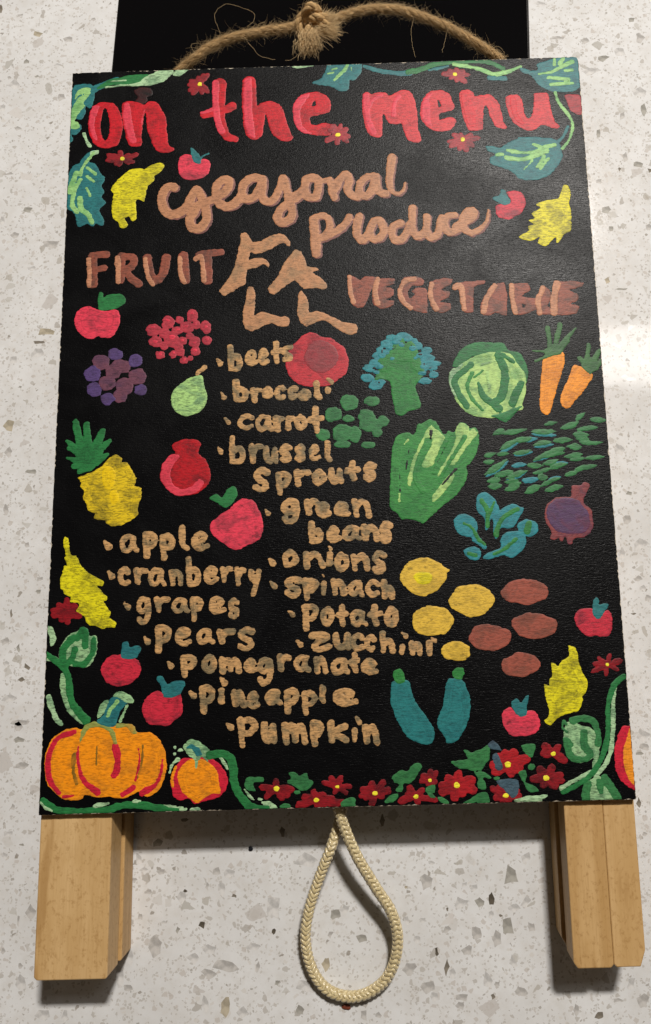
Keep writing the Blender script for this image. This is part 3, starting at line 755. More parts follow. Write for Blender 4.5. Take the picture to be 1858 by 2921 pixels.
S M 46 345 272 220 310 150 400 115 520 128 680 205 800
S M 28 250 838 335 825
T M 16 54 378 400 385 560 430 700 550 800
S M 56 702 400 725 500 715 600 690 650
T M 10 18 905 415 915 520 880 690
T M 10 56 1115 510 1100 640 1040 740 935 800
S M 46 765 818 865 755
F 100 1780
Q J4 390 1040 400 940 450 880 520 850 600 880 680 910 720 1040 690 1045 650 940 560 900 470 920 420 1000
P J4 700 870 790 870 860 890 890 960 840 950 800 900 720 910
P E 540 850 600 790 620 700 690 640 790 640 850 670 790 710 740 780 720 860 690 900 600 890
P J3 690 630 740 588 790 600 860 655 850 700 780 680 740 640
P J3 560 740 600 680 650 670 600 780 545 830
S J3 28 805 715 745 850
S I 30 720 680 660 750 638 805
O painted_pumpkin|small orange pumpkin with dabs around its stem
F 440 2060
P M 300 310 240 330 180 400 150 480 150 570 170 640 230 680 300 670 360 710 450 690 540 670 620 600 640 500 600 400 540 340 460 310
P O 330 320 440 330 500 370 550 420 570 540 580 620 500 630 420 680 370 700 290 650 240 600 210 500 220 420 270 350
S O 22 190 390 160 480 165 560
Q J3 255 210 320 152 390 165 450 210 490 240 460 270 470 350 420 300 390 340 370 400 350 330 300 300 270 250
P E 280 230 330 195 390 220 420 280 370 295 330 240
e J 180 220 14 16 232 247 26 14 182 277 12 10
T J 36 14 205 325 160 370 135 440
O painted_vine|green tendril curling from the small pumpkin
P J 560 305 605 312 645 410 620 390
P J 790 590 870 660 890 690 840 670
P J 950 690 1020 700 1090 770 1020 775 940 715
e J 925 675 24 15
S G 70 485 288 560 275 640 290 690 370 700 500 730 610 800 700 880 750 980 765
O painted_vine|green vine with pale dabs along the bottom left edge
F 100 2000
e J 1170 925 70 20 1270 945 62 22 1400 950 48 20 1490 962 38 10
S G 62 75 872 140 920 220 958 400 965 560 960 650 950 750 915 860 905 980 915 1100 940 1240 968
S J 20 52 885 90 930 150 962
P J 510 920 560 885 640 885 640 905 560 925
e J 890 875 42 16
O painted_flower|red flower at the left end of the bottom row
F 440 2060
f D 74 1070 580 1060 495 915 565 960 665 1235 590 1190 648 1130 680 1010 600
O painted_leaf|green hooked leaf beside the first bottom flower
Q G2 795 500 830 480 950 485 955 515 870 530 885 600 830 600 795 560
O painted_leaf|green clover-like leaf over the bottom flowers
P G2 1170 440 1230 435 1270 465 1330 445 1350 500 1390 530 1340 590 1270 590 1220 560 1155 515 1190 490
e G2 1245 612 30 20
O painted_leaf|tiny green leaf by the bottom left vine
e G2 1150 735 42 26
O painted_flower|second red flower from the left in the bottom row
f D 76 1420 678 1235 732 1295 650 1385 595 1490 625 1500 750 1440 750 1590 668 1700 708 1620 735
O painted_flower|third red flower from the left in the bottom row
F 900 2060
f D 68 190 565 52 516 125 465 232 465 325 560 285 628 170 620
O painted_leaf|round green leaf on the bottom edge
P G2 225 710 280 665 345 660 350 700 340 750 250 755
O painted_flower|fourth red flower from the left in the bottom row
f D 76 525 620 400 580 490 520 612 505 660 575 670 600 600 660 490 735 375 650 420 670
O painted_leaf|green leaf above the middle bottom flowers
P G2 670 470 750 420 800 425 850 370 900 355 928 385 880 470 830 530 770 530 760 600 690 600 740 545 690 530
P G2 600 690 640 650 710 615 728 640 690 700 620 710
O painted_flower|wide red flower with a long right petal
f D 78 880 650 810 560 945 580 715 700 900 710 1080 685 800 620
O painted_leaf|small green leaf between two bottom flowers
P G2 960 590 1000 545 1045 545 1040 610 1010 615 1050 655 1010 660 980 630
P G2 1070 655 1120 655 1168 700 1150 722 1090 700
O painted_flower|small red flower above the bottom row
f D 66 1000 508 935 462 1010 418 1070 425 1055 525 980 542 910 518
O painted_flower|largest bright red flower of the bottom row
f D3 110 1235 550 1145 475 1255 435 1395 492 1405 600 1300 625 1212 675 1085 625 1080 560
O painted_leaf|large green leaf above the largest flower
Q G2 1295 245 1330 245 1360 270 1430 245 1500 200 1530 230 1520 320 1470 400 1440 430 1350 420 1230 390 1190 345 1330 320
P G2 1390 440 1470 430 1530 470 1530 495 1470 490 1495 560 1480 590 1420 560 1420 500
O painted_leaf|green leaf on the bottom edge under the largest flower
P G2 1285 720 1400 640 1480 610 1520 660 1510 715 1420 720 1410 695 1350 722
O painted_flower|ragged red flower with a blue-grey smear
F 1340 2000
f D3 110 335 555 300 430 400 425 525 495 450 590 370 645 200 630 175 560 240 470
P EG 160 380 200 345 235 365 265 395 290 438 240 430 190 420
P EG 200 470 240 450 270 520 290 590 240 600 215 540
O painted_flower|red flower smeared with blue on the bottom edge
f D 90 320 825 175 750 250 735 205 850 285 890 350 885 455 825 430 775
P EG 230 700 340 680 420 700 430 790 380 850 310 790
O painted_leaf|green leaf between the right bottom flowers
P G2 450 395 510 368 575 380 565 440 540 485 500 470
O painted_flower|red flower with a pale centre beside the lower right leaf
f D 84 730 460 645 382 785 385 625 450 650 475 855 535 815 500
O painted_flower|red flower with a small white centre
f D 100 672 670 605 585 735 565 822 645 835 700 760 755 640 755 525 680
O painted_leaf|green leaves beside the small white centred flower
e G2 540 572 34 30 235 675 30 18
P G2 430 625 480 600 500 650 490 710 560 740 610 790 520 790 480 720
P J 395 860 520 830 670 815 680 840 630 860 650 885 500 885 420 885
O painted_vine|tall green and mint stem with leaves at the lower right
P J3 850 190 950 200 1080 250 1150 330 1130 420 1080 500 970 545 880 470 850 400 820 300
S J3 46 1105 390 1110 470 1095 570
P J3 1000 720 1060 680 1130 650 1220 740 1260 875 1080 890
S J 38 1265 -130 1255 0 1252 200 1238 420 1180 560 1100 650
S J 40 1060 620 900 700 800 762
S G2 56 900 170 980 152 1080 175 1122 280 1122 370
S G2 56 845 340 862 420 900 495 1000 510 1060 470
S G2 68 1000 275 1000 380 1050 455
S G2 22 850 270 812 230 822 178 842 205
S G2 36 850 330 885 380
S G2 72 1030 720 1015 800 1020 875
S G2 50 1130 700 1148 790
S G2 68 1180 670 1240 760 1290 840 1290 880
S G 46 1345 -215 1270 -150 1220 -20 1208 100 1208 250 1188 400 1120 560 1020 680 820 795
O painted_pumpkin|slice of an orange pumpkin cut off by the right edge
P M 1400 215 1340 220 1290 320 1265 450 1280 600 1340 710 1450 780 1600 800 1580 200
P O2 1425 198 1580 200 1600 780 1420 715 1360 600 1345 450 1375 320
O painted_leaf|yellow leaf at the lower right
F 1340 1700
Q Y 860 437 910 440 940 480 950 560 970 630 995 690 1035 750 1015 830 980 880 990 910 950 1000 860 1020 790 1050 710 1130 650 1090 690 1060 690 980 665 900 658 780 700 790 700 730 725 680 718 590 780 620 800 580 870 520
O painted_flower|lone dark red flower at the right edge
f D 56 1203 600 1115 530 1230 500 1340 560 1308 650 1190 705 1050 675 1070 590
O painted_apple|apple near the right edge beside the sweet potatoes
P A2 1060 105 1130 150 1200 125 1240 170 1243 270 1220 340 1150 352 1100 340 1060 352 1000 330 940 260 915 190 960 120
P E 1075 60 1105 12 1135 40 1135 70 1210 70 1190 120 1150 180 1110 195 1075 150
O painted_apple|apple right of the zucchini
P A 360 975 430 1040 540 1000 600 1050 617 1120 580 1190 500 1225 440 1225 380 1225 310 1160 285 1080 300 1000
P E 365 930 410 897 450 930 490 880 520 870 500 980 490 1045 430 1045 385 1000
O painted_potatoes|four yellow potatoes
F 1080 1540
P U 190 310 240 220 330 165 430 155 510 190 570 230 620 260 600 290 590 350 530 420 460 465 380 492 280 450 205 380
e U 808 530 192 148 470 705 182 135 680 972 128 82
e Y2 390 335 76 56
O painted_sweet_potatoes|four brown sweet potatoes
e V 1272 452 210 112 967 855 182 118
F 1340 1700
e V 572 258 200 115 443 604 166 106
O painted_beet|large round red beet
F 600 940
P BR 660 270 690 180 760 100 820 45 900 28 980 65 1060 75 1110 120 1180 170 1210 280 1190 370 1130 430 1060 480 960 500 860 495 760 465 690 400
P BI 880 110 980 90 1080 150 1120 250 1060 340 950 380 860 330 820 250 840 170
O painted_sprouts|cluster of green brussels sprouts
e G2 1215 640 80 70 1410 625 70 45 1075 740 75 70 1210 780 55 33 1370 760 75 65 990 920 65 50 1160 900 95 75 1270 920 50 75 1400 830 100 60 1460 900 45 40 1160 1005 75 30 1380 1005 60 30 1510 800 50 45
O painted_broccoli|broccoli with a teal crown and green stalk
F 950 700
e Q 620 792 60 34 510 812 45 30 460 860 45 35 410 910 33 24 700 842 45 34 740 880 50 35 385 962 46 30 820 920 45 35 360 1022 42 30 840 980 50 30 320 1075 55 38 890 1030 58 20 880 1130 42 30 865 1065 50 28 300 1160 60 36 800 1185 60 30 600 910 140 100 450 1000 90 90 780 1020 90 90 400 1195 60 40 370 1225 60 40
F 928 700 1.6473
P G5 330 450 390 440 430 480 450 560 470 600 430 650 430 690 450 760 390 780 360 800 330 785 315 700 300 640 260 630 232 630 260 560 250 540 300 500
F 950 700
e Q 545 850 34 22 600 870 30 20 700 900 34 22 760 960 34 22 500 900 30 20 430 960 34 24 470 940 26 18 800 1060 34 22 400 1060 40 24 380 1110 30 18 780 1120 40 22 560 815 40 26 660 815 40 26 720 985 18 12 520 990 20 12
e K0 640 848 8 5 685 876 7 4 765 952 18 6 800 1040 5 8 850 1075 16 8 430 925 5 16 360 1075 16 10 545 880 5 20 525 905 12 6 405 1198 8 5
O painted_cabbage|round pale green cabbage with dark outer leaves
F 928 700 1.6473
P G 610 530 650 480 720 455 830 460 860 490 920 510 950 580 945 650 920 620 880 540 800 520 700 520 640 570 600 570
P I2 583 640 590 590 620 570 680 530 740 510 800 500 870 510 905 560 935 600 945 660 930 740 930 770 890 780 850 810 780 810 700 800 650 770 610 720
P J 583 640 590 590 620 570 650 555 625 600 605 650 620 710 600 700
S G 30 685 560 612 630 625 690 665 755
T G4 22 10 692 600 668 660 690 720 740 775
S J2 10 735 560 800 545
S G4 14 700 620 740 590
S J2 16 760 600 775 690
S I2 18 845 560 880 610 885 690
S G 38 812 515 845 600 832 700 800 740
S G 18 832 512 885 548
T G 16 40 720 645 745 710 815 765
S G 36 920 650 880 740
P G 780 800 850 780 930 750 890 790 850 828 800 810
O painted_carrots|two orange carrots with green tops
P O2 1030 520 1110 500 1125 540 1100 640 1070 740 1050 795 1020 785 1008 740 1015 620
P O2 1170 560 1250 600 1240 650 1190 710 1140 765 1110 745 1110 700 1145 620
S G3 24 1060 500 1046 388
S G3 26 1075 500 1103 375
T G3 26 12 1085 490 1178 388
S G3 16 1100 505 1138 450
T G3 22 10 1060 512 988 545
T G3 14 6 1050 500 975 495
e G3 1070 500 42 20
S G3 20 1225 560 1240 468
S G3 24 1240 580 1288 495
S G3 24 1245 590 1298 545
S G3 20 1215 560 1197 530
e G3 1245 560 42 34
O painted_cabbage|tall napa cabbage with green and pale streaks
F 1070 1160
P G4 145 480 160 330 200 250 290 228 340 240 380 150 410 150 480 112 540 140 580 220 620 240 640 205 690 220 740 140 800 160 830 185 880 180 905 240 900 370 850 470 800 520 808 590 780 680 700 780 600 860 500 950 430 1015 380 1000 300 980 230 980 200 930 140 890 128 820 135 640
P I2 490 160 530 200 610 260 620 330 540 430 500 520 410 520 440 440 500 290 430 260
P I2 740 145 800 165 830 200 820 300 700 500 640 500 620 480 700 300 700 210
P I2 850 190 890 215 885 250 700 460 560 610 545 600 600 500 780 260
T I2 12 40 430 270 380 380 340 480 300 680
P I2 660 590 685 620 600 750 510 830 520 760
S I2 16 255 330 290 290
S I2 24 215 770 212 820
S G4 58 470 330 400 450 360 620 420 740
S G4 42 640 260 570 420 520 580
T G4 40 24 790 260 640 500 560 640
T K0 3 10 297 380 285 450 272 550
e K0 490 235 16 28 488 275 12 16
T K0 12 6 708 545 590 680
S K0 5 612 355 548 485
S K0 4 215 570 220 740
O painted_green_beans|scattered green beans with teal undersides
F 1340 1160
v Q 48 265 398 425 308 410 302 590 280 545 240 750 250 560 355 730 330 385 425 545 395 140 612 340 475 370 520 500 505 320 642 500 570 460 645 600 625 560 480 830 365 720 500 860 490 680 650 805 612
v G2 50 200 250 300 200 270 235 500 195 540 218 755 215 650 160 770 135 800 190 960 130 930 120 1010 50 1060 110 1190 115 950 200 1120 180 910 240 1040 250 930 280 1040 280 260 380 420 290 400 290 540 272 560 340 715 308 730 300 900 290 120 435 230 405 240 420 340 410 120 485 220 475 380 410 540 380 560 470 720 390 620 440 830 400 700 390 830 365 850 350 960 330 870 360 980 350 960 310 1170 310 130 595 325 460 500 510 640 515 220 600 380 560 320 630 510 555 560 580 700 540 640 500 780 460 700 540 860 500 830 440 980 415 870 470 1010 450 1000 450 1175 435 830 600 960 560 920 550 1110 515 160 650 270 640 160 700 280 685 310 660 440 640 310 730 440 690 350 690 450 660 600 610 680 620 680 650 800 620 480 755 620 700 500 730 640 690 620 690 720 650 660 735 810 695
O painted_spinach|teal spinach leaves with green veins
F 1070 1160
P Q 885 860 900 780 960 750 1030 790 1080 880 1085 920 1110 900 1190 855 1270 870 1300 895 1270 960 1200 1060 1100 1060 1070 1140 1045 1140 1030 1000 1010 990 990 1060 965 1075 960 980 905 930
P Q 690 1000 720 950 800 940 870 980 900 1050 890 1100 930 1160 975 1220 940 1230 870 1180 840 1140 770 1130 710 1080
P Q 1245 1040 1310 980 1400 1010 1430 1060 1400 1110 1340 1135 1280 1100
F 1080 1540
P Q 915 150 960 110 1060 70 1070 0 1100 -60 1170 -80 1260 -60 1290 0 1270 70 1200 140 1150 155 1090 130 1000 160 930 170
S Q 40 840 -10 880 25 928 65
P Q 740 100 800 62 880 75 900 130 870 170 790 165
S G5 26 1205 -10 1100 80 1010 125
S G5 36 790 120 855 135
F 1070 1160
S G5 36 930 820 980 900 985 1040
S G5 22 1040 840 1000 940
S G5 42 1250 895 1130 960 1075 1050 1060 1120
S G5 28 780 1020 850 1060 900 1150 960 1205
S G5 56 1345 1020 1330 1090
O painted_onion|purple-brown onion with stubby roots
F 1340 1160
P W2 895 690 960 690 1000 665 1045 680 1030 740 1000 800 1010 850 1060 900 1080 1000 1070 1070 1020 1130 920 1150 890 1195 860 1190 850 1150 830 1140 810 1170 790 1165 780 1140 740 1170 705 1150 720 1090 670 1020 655 920 690 840 760 795 880 785 890 730
P X2 670 930 720 830 820 800 940 810 1030 920 1050 1020 1000 1100 850 1110 740 1070
O painted_zucchini|long curved teal zucchini with a green stem
F 1000 1800
P E2 370 440 490 430 525 480 560 600 640 720 710 810 740 890 720 970 660 995 570 970 480 900 410 790 360 650 348 540 355 470
S G5 92 420 378 430 415
O painted_zucchini|short upright teal zucchini with a round green stem
P E2 850 440 880 410 980 430 1030 530 1047 640 1030 780 980 890 910 970 840 975 830 930 770 850 760 780 810 660 830 500
e G5 945 372 54 54
O painted_word|beets
F 600 940
L N 54 . 48 108 238 328 b 138 298 122 375 e 300 420 165 330 e 410 525 155 320 t 520 640 95 305
S N 44 705 152 650 168 640 200 700 225 694 258 650 262
O painted_word|broccoli
L N 58 . 82 142 535 620 b 185 345 428 642 r 348 465 495 645 o 440 555 495 605 c 560 670 475 628 c 668 775 478 620 o 755 890 515 630 l 888 1000 445 620 i 985 1068 495 578 . 1005 1095 420 478
O painted_word|carrot
L N 58 . 122 180 765 835 c 232 395 718 888 a 380 560 725 902 r 540 660 742 905 r 645 750 742 882 o 728 855 735 890 t 848 1005 670 912
O painted_word|brussel
L N 54 . 55 118 1015 1090 b 152 322 922 1188 r 325 468 985 1180 u 458 600 1010 1182 s 598 722 990 1180 s 732 842 995 1160 e 852 970 985 1160 l 988 1072 965 1162
O painted_word|sprouts
F 700 1300
L N 58 s 62 222 98 325 p 250 410 128 355 r 415 578 110 272 o 580 715 115 262 u 715 865 98 252 t 865 1015 38 225 s 1020 1160 45 235
O painted_word|green
L N 60 . 165 222 458 532 g 300 490 365 608 r 508 650 368 525 e 605 755 388 548 e 760 925 388 548 n 918 1115 362 545
O painted_word|beans
L N 62 b 540 695 560 778 e 702 840 605 765 a 832 1025 598 758 n 1005 1182 590 755 s 1162 1295 560 770
O painted_word|onions
L N 58 . 195 275 890 965 o 312 480 820 978 n 492 708 828 998 i 705 770 840 968 . 722 765 790 828 o 770 922 840 1018 n 912 1098 842 1018 s 1100 1238 820 1040
O painted_word|spinach
L N 58 . 207 285 1093 1158 . 668 700 1030 1068 s 335 500 1045 1248 p 490 650 1058 1275 i 659 712 1083 1228 n 739 889 1063 1231 a 889 1044 1073 1243 c 1042 1184 1071 1246 h 1174 1320 1073 1262
O painted_word|potato
F 760 1660
L N 58 . 182 258 248 308 p 298 468 183 435 o 465 605 215 390 t 605 722 190 395 a 715 892 228 403 t 875 1028 188 390 o 1025 1162 212 400
O painted_word|zucchini
L N 58 . 250 328 503 568 z 368 580 432 618 u 575 748 435 602 c 728 865 435 615 c 855 968 450 620 h 972 1140 418 630 i 1155 1215 535 645 . 1172 1245 432 490 n 1240 1375 510 648 i 1390 1462 508 650 . 1428 1498 478 530
O painted_word|pomegranate
F 380 1760
L N 58 . 290 355 385 450 p 403 568 318 540 o 586 738 322 492 m 740 960 342 500 e 955 1100 350 505 g 1070 1240 340 605 r 1250 1390 315 480
F 760 1660
L N 58 a 230 392 622 802 n 408 548 640 805 a 552 738 650 820 t 722 825 610 800 e 822 985 658 822
O painted_word|pineapple
F 380 1760
L N 62 . 487 555 640 715 p 565 728 585 858 i 732 815 612 770 . 750 825 525 598 n 850 1000 632 793 e 985 1112 635 815 a 1143 1310 620 782 p 1310 1460 615 852
F 760 1660
L N 62 p 295 455 945 1175 l 455 535 895 1070 e 568 805 910 1095
O painted_word|pumpkin
F 380 1760
L N 62 . 800 885 920 990 p 900 1100 865 1155 u 1110 1262 915 1112
F 440 2060
L N 62 m 1105 1355 -10 205 p 1355 1492 -20 215
F 1000 1800
L N 62 k -221 4 777 980 i 5 70 840 980 . 38 100 738 828 n 92 265 803 998
O painted_word|apple
F 260 1470
L N 62 . 98 188 210 305 a 238 430 150 340 p 440 590 133 380 p 588 745 152 405 l 745 885 78 320 e 868 1040 125 322
O painted_word|cranberry
L N 56 . 137 210 482 558 c 228 350 440 625 r 360 505 448 610 a 485 668 448 635 n 672 815 465 628 b 818 975 358 628 e 975 1125 428 610 r 1118 1250 432 605 r 1245 1358 442 620 y 1372 1500 468 722
O painted_word|grapes
L N 52 . 275 350 755 825 g 385 538 700 965 r 540 695 705 855 a 690 870 712 868 p 858 990 700 930 e 1015 1185 698 870 s 1185 1305 715 912
O painted_word|pears
L N 56 . 450 522 1052 1130 p 545 715 948 1208 e 728 888 962 1150 a 905 1085 978 1140 r 1085 1270 985 1130 s 1270 1440 968 1195
O painted_word|tan script word seasonal
F 420 400
h 14 9 SH
S TN 80 235 412 190 408 150 450 128 530 155 610 215 650 290 630 360 560 430 435 480 510 515 610 520 700 460 765 400 765 375 700 400 640 450 570 520 540 590 510 690 440 718 370 680 342 620 380 600 460 620 540 690 582 760 555 820 490
S TN 74 1005 335 920 330 850 380 830 460 860 515 930 500 980 430 1012 345 1002 450 1020 520 1080 540 1130 480 1170 400 1190 330 1215 420 1245 540 1270 620 1250 690 1180 720 1140 680 1170 600 1250 540 1330 480 1380 440
F 840 400
S TN 72 10 485 85 420 100 350 150 330 205 350 210 430 180 500 110 490 85 430
T TN 40 70 210 370 290 345 310 350 325 430 350 500
S TN 70 350 440 400 340 450 298 480 350 465 430 500 480 550 497
S TN 68 690 310 620 330 570 400 572 465 630 488 680 430 712 320 720 400 750 458 800 468
T TN 82 18 852 155 840 260 830 360 850 440 910 470 955 430 970 370
O painted_word|tan script word produce
h 14 9 SH
S TN 82 172 695 180 850 192 985
S TN 66 165 685 240 660 300 690 308 770 270 835 222 855
S TN 66 260 848 360 800 450 730 480 670
T TN 74 70 565 665 545 760 555 840 600 870 650 810 690 720 740 700 780 780 750 850 690 862 655 800
S TN 68 930 728 870 750 855 820 880 872 940 860 990 790 1015 720
S TN 68 1035 595 1028 700 1035 790 1070 838 1120 820 1150 790
S TN 66 1155 670 1155 780 1190 850 1250 820 1275 720 1292 680
S TN 62 1400 650 1340 665 1315 730 1340 800 1410 790 1470 740
F 1300 400
T TN 62 66 0 750 60 720 130 690 165 645 140 612 85 640 62 710 85 785 140 812
T TN 60 20 140 812 220 770 275 700 285 610
'''
paint_all(DATA)

# ---- folded legs
wa, wb, wc = (.62, .41, .19, 1), (.50, .305, .12, 1), (.34, .18, .055, 1)
w1 = mat_wood('pine_a', wa, wb, wc, 0.13); w2 = mat_wood('pine_b', (.57, .365, .16, 1), (.44, .255, .09, 1), (.30, .155, .046, 1), .71)
w3 = mat_wood('pine_side', (.72, .56, .35, 1), (.62, .44, .23, 1), (.45, .27, .11, 1), .37)
def leg(x0, x1, z0, z1, y0, y1, mats, cut, label, seam=None):
    """a batten: outline in x/y with clipped lower corners, extruded in z; a glued leg is two strips"""
    import bmesh
    bm = bmesh.new()
    def strip(a, b, cl, cr, mi, dz=0.0):
        P = [(a+cl[0], y0), (b-cr[0], y0), (b, y0+cr[1]), (b, y1), (a, y1), (a, y0+cl[1])]
        lo = [bm.verts.new((x, y, z0)) for x, y in P]; hi = [bm.verts.new((x, y, z1+dz)) for x, y in P]
        fs = [bm.faces.new(hi), bm.faces.new(lo[::-1])]
        for i in range(6):
            j = (i+1) % 6; fs.append(bm.faces.new((lo[i], lo[j], hi[j], hi[i])))
        for f in fs: f.material_index = mi
    if seam is None: strip(x0, x1, cut[0], cut[1], 0)
    else:
        strip(x0, seam, cut[0], (.0011, .0011), 0); strip(seam+.00005, x1, (.0011, .0011), cut[1], 1, -.0003)
    bmesh.ops.bevel(bm, geom=bm.edges[:], offset=.0005, segments=2, affect='EDGES', profile=.5)
    m = bpy.data.meshes.new('leg'); bm.to_mesh(m); bm.free()
    for k in mats: m.materials.append(k)
    o = link(bpy.data.objects.new('leg', m), sign); o['label'] = label
    return o
TOP = BH/2-.006
leg(-.1205, -.0915, -.0149, -.0031, FOOT, TOP, [w1, w2], ((.0012, .0012), (.0006, .0006)), 'front left wooden leg')
leg(-.1195, -.0905, -.0270, -.0160, FOOT+.0012, TOP-.01, [w2, w3], ((.001, .001), (.0006, .0006)), 'rear left wooden leg')
leg(.0915, .1200, -.0149, -.0031, FOOT-.0005, TOP, [w2, w1], ((.0016, .0022), (.0022, .006)), 'front right wooden leg with a glued seam', seam=.1072)
leg(.0900, .1190, -.0270, -.0160, FOOT+.001, TOP-.01, [w1, w3], ((.003, .005), (.002, .002)), 'rear right wooden leg')
box('cross_rail', -.0914, .0914, BH/2-.030, BH/2-.010, -.0140, -.0031, w1, sign, .0006, label='wooden rail joining the front legs behind the panel')
box('cross_rail', -.0904, .0898, BH/2-.045, BH/2-.025, -.0262, -.0162, w2, sign, .0006, label='wooden rail joining the rear legs')

# ------------------------------------------------------------------ ropes
def frames(P):
    P = [Vector(p) for p in P]; T = []; n = len(P)
    for i in range(n): T.append((P[min(i+1, n-1)]-P[max(i-1, 0)]).normalized())
    up = Vector((0, 0, 1)); N = []; B = []
    for i in range(n):
        nn = (up-T[i]*up.dot(T[i]))
        nn = nn.normalized() if nn.length > .05 else (N[-1] if N else Vector((1, 0, 0)))
        if N and nn.dot(N[-1]) < 0: pass
        N.append(nn); B.append(T[i].cross(nn))
    s = [0.0]
    for i in range(1, n): s.append(s[-1]+(P[i]-P[i-1]).length)
    return P, T, N, B, s
def resample(P, step):
    P = catmull(np.array([tuple(p) for p in P]), False, 24); d = np.r_[0, np.cumsum(np.linalg.norm(np.diff(P, axis=0), axis=1))]
    s = np.arange(0, d[-1], step); return np.stack([np.interp(s, d, P[:, k]) for k in range(3)], 1)
class Geo:
    def __init__(s): s.V = []; s.F = []; s.UV = []
    def tube(s, P, r, k=6, vofs=0.0, cap=True):
        P = [Vector(p) for p in P]; n = len(P); b = len(s.V); L = 0
        nprev = None
        for i in range(n):
            T = (P[min(i+1, n-1)]-P[max(i-1, 0)]).normalized()
            if nprev is None: nprev = T.orthogonal().normalized()
            nn = (nprev-T*nprev.dot(T)).normalized(); nprev = nn; bb = T.cross(nn)
            if i: L += (P[i]-P[i-1]).length
            rr = r[i] if hasattr(r, '__len__') else r
            for j in range(k):
                a = 2*math.pi*j/k; s.V.append(P[i]+(nn*math.cos(a)+bb*math.sin(a))*rr); s.UV.append((j/k+vofs, L*40))
        for i in range(n-1):
            for j in range(k):
                q = (j+1) % k; s.F.append((b+i*k+j, b+i*k+q, b+(i+1)*k+q, b+(i+1)*k+j))
        if cap: s.F.append(tuple(b+j for j in reversed(range(k)))); s.F.append(tuple(b+(n-1)*k+j for j in range(k)))
    def build(s, name, mat, parent, label=None):
        inv = SIGN.inverted(); o = mesh_obj(name, [inv @ v for v in s.V], s.F, mat, parent, smooth=True, label=label)
        uv = o.data.uv_layers.new(name='UVMap'); li = np.zeros(len(o.data.loops), np.int32); o.data.loops.foreach_get('vertex_index', li)
        uv.data.foreach_set('uv', np.array(s.UV, np.float32)[li].ravel()); return o
def twisted(G, path, R_=.00072, r=.00112, pitch=.0135, ph=0.0):
    P, T, N, B, s = frames(resample(path, .0009))
    for k in range(3):
        pts = []
        for i in range(len(P)):
            a = 2*math.pi*(s[i]/pitch+k/3)+ph; wob = 1+.10*math.sin(s[i]*900+k*2)
            pts.append(P[i]+(N[i]*math.cos(a)+B[i]*math.sin(a))*R_*wob)
        G.tube(pts, [r*(1+.09*math.sin(s[i]*1300+k)) for i in range(len(P))], 9, k*.37)
    return P, T, N, B, s
def hairs(G, fr, n, lmin, lmax, rad=.000035, spread=.9, r0=.0022):
    P, T, N, B, s = fr
    for _ in range(n):
        i = random.randrange(len(P)); a = random.uniform(0, 2*math.pi); rdir = N[i]*math.cos(a)+B[i]*math.sin(a)
        p = P[i]+rdir*r0*random.uniform(.6, 1); sg = random.choice((-1, 1))
        d = (T[i]*sg*random.uniform(.5, 1.4)+rdir*spread*random.uniform(.25, 1)).normalized()
        L = random.uniform(lmin, lmax)*random.random()**.6; curl = Vector((random.gauss(0, 1), random.gauss(0, 1), random.gauss(0, .6)))*.35
        pts = []; q = p.copy(); m = 5
        for j in range(m+1):
            pts.append(q.copy()); q = q+d*L/m; d = (d+curl/m*2).normalized()
        G.tube(pts, [rad*(1-.6*j/m) for j in range(m+1)], 3, random.random(), cap=False)
jute = mat_fibre('jute', (.68, .45, .20, 1), (.32, .18, .065, 1), .8); jute_h = mat_fibre('jute_fibre', (.82, .61, .34, 1), (.56, .37, .16, 1), .6)
def W(*a): return [world_pt(x, y, h) for x, y, h in a]
HT = LIFT + BH/2*math.sin(TH)                # height of the panel's face at its top edge
tw_left = W((500, 212, HT-.010), (528, 188, HT-.008), (560, 163, HT-.005), (598, 136, HT-.003), (656, 110, HT-.001), (728, 94, HT), (807, 82, HT+.001), (862, 72, HT+.001))
tw_right = W((905, 80, HT+.001), (940, 64, HT+.002), (985, 44, HT+.002), (1049, 28, HT+.002), (1128, 27, HT+.001), (1201, 46, HT-.001), (1274, 76, HT-.003), (1335, 109, HT-.005), (1389, 142, HT-.008), (1430, 172, HT-.011))
TW = Geo(); fl = twisted(TW, tw_left); fr_ = twisted(TW, tw_right, ph=1.2)
TW.build('hanging_twine', jute, sign, 'jute twine hanger arching above the panel')
twine = sign.children[-1] if False else [o for o in COL.objects if o.name == 'hanging_twine'][0]
KN = Geo(); HH = Geo()
kc = world_pt(893, 66, HT+.001)
def ring(cx, cy, cz, rx, ry, tilt, turns=1.0, a0=0.0, rise=0.0):
    pts = []
    for i in range(int(18*turns)+1):
        a = a0+2*math.pi*i/18; v = Vector((rx*math.cos(a), ry*math.sin(a)*math.cos(tilt), ry*math.sin(a)*math.sin(tilt)+rise*i/18))
        pts.append(kc+Vector((cx, cy, cz))+v)
    return pts
k1 = twisted(KN, ring(0, .0004, .002, .0036, .0052, 1.2, 1.15, .5), .0008, .00125, .012)
k2 = twisted(KN, ring(-.0026, -.002, .0010, .0042, .0040, .5, 1.1, 1.8), .0008, .00125, .012)
k3 = twisted(KN, ring(.003, .0006, .0015, .0040, .0040, 2.2, 1.05, 3.0), .0008, .00125, .012)
tail = W((884, 82, HT+.003), (876, 105, HT+.003), (871, 128, HT+.002), (868, 150, HT+.001))
k4 = twisted(KN, tail, .0012, .0012, .02)
tail2 = W((900, 62, HT+.003), (922, 68, HT+.004), (945, 76, HT+.004))
k5 = twisted(KN, tail2, .0011, .0010, .02)
KN.build('knot', jute, twine, 'bulky knot in the jute twine')
hairs(HH, fl, 700, .002, .0085); hairs(HH, fr_, 900, .002, .0085)
hairs(HH, fl, 4200, .002, .006, .00005, .16, .0020); hairs(HH, fr_, 5600, .002, .006, .00005, .16, .0020)
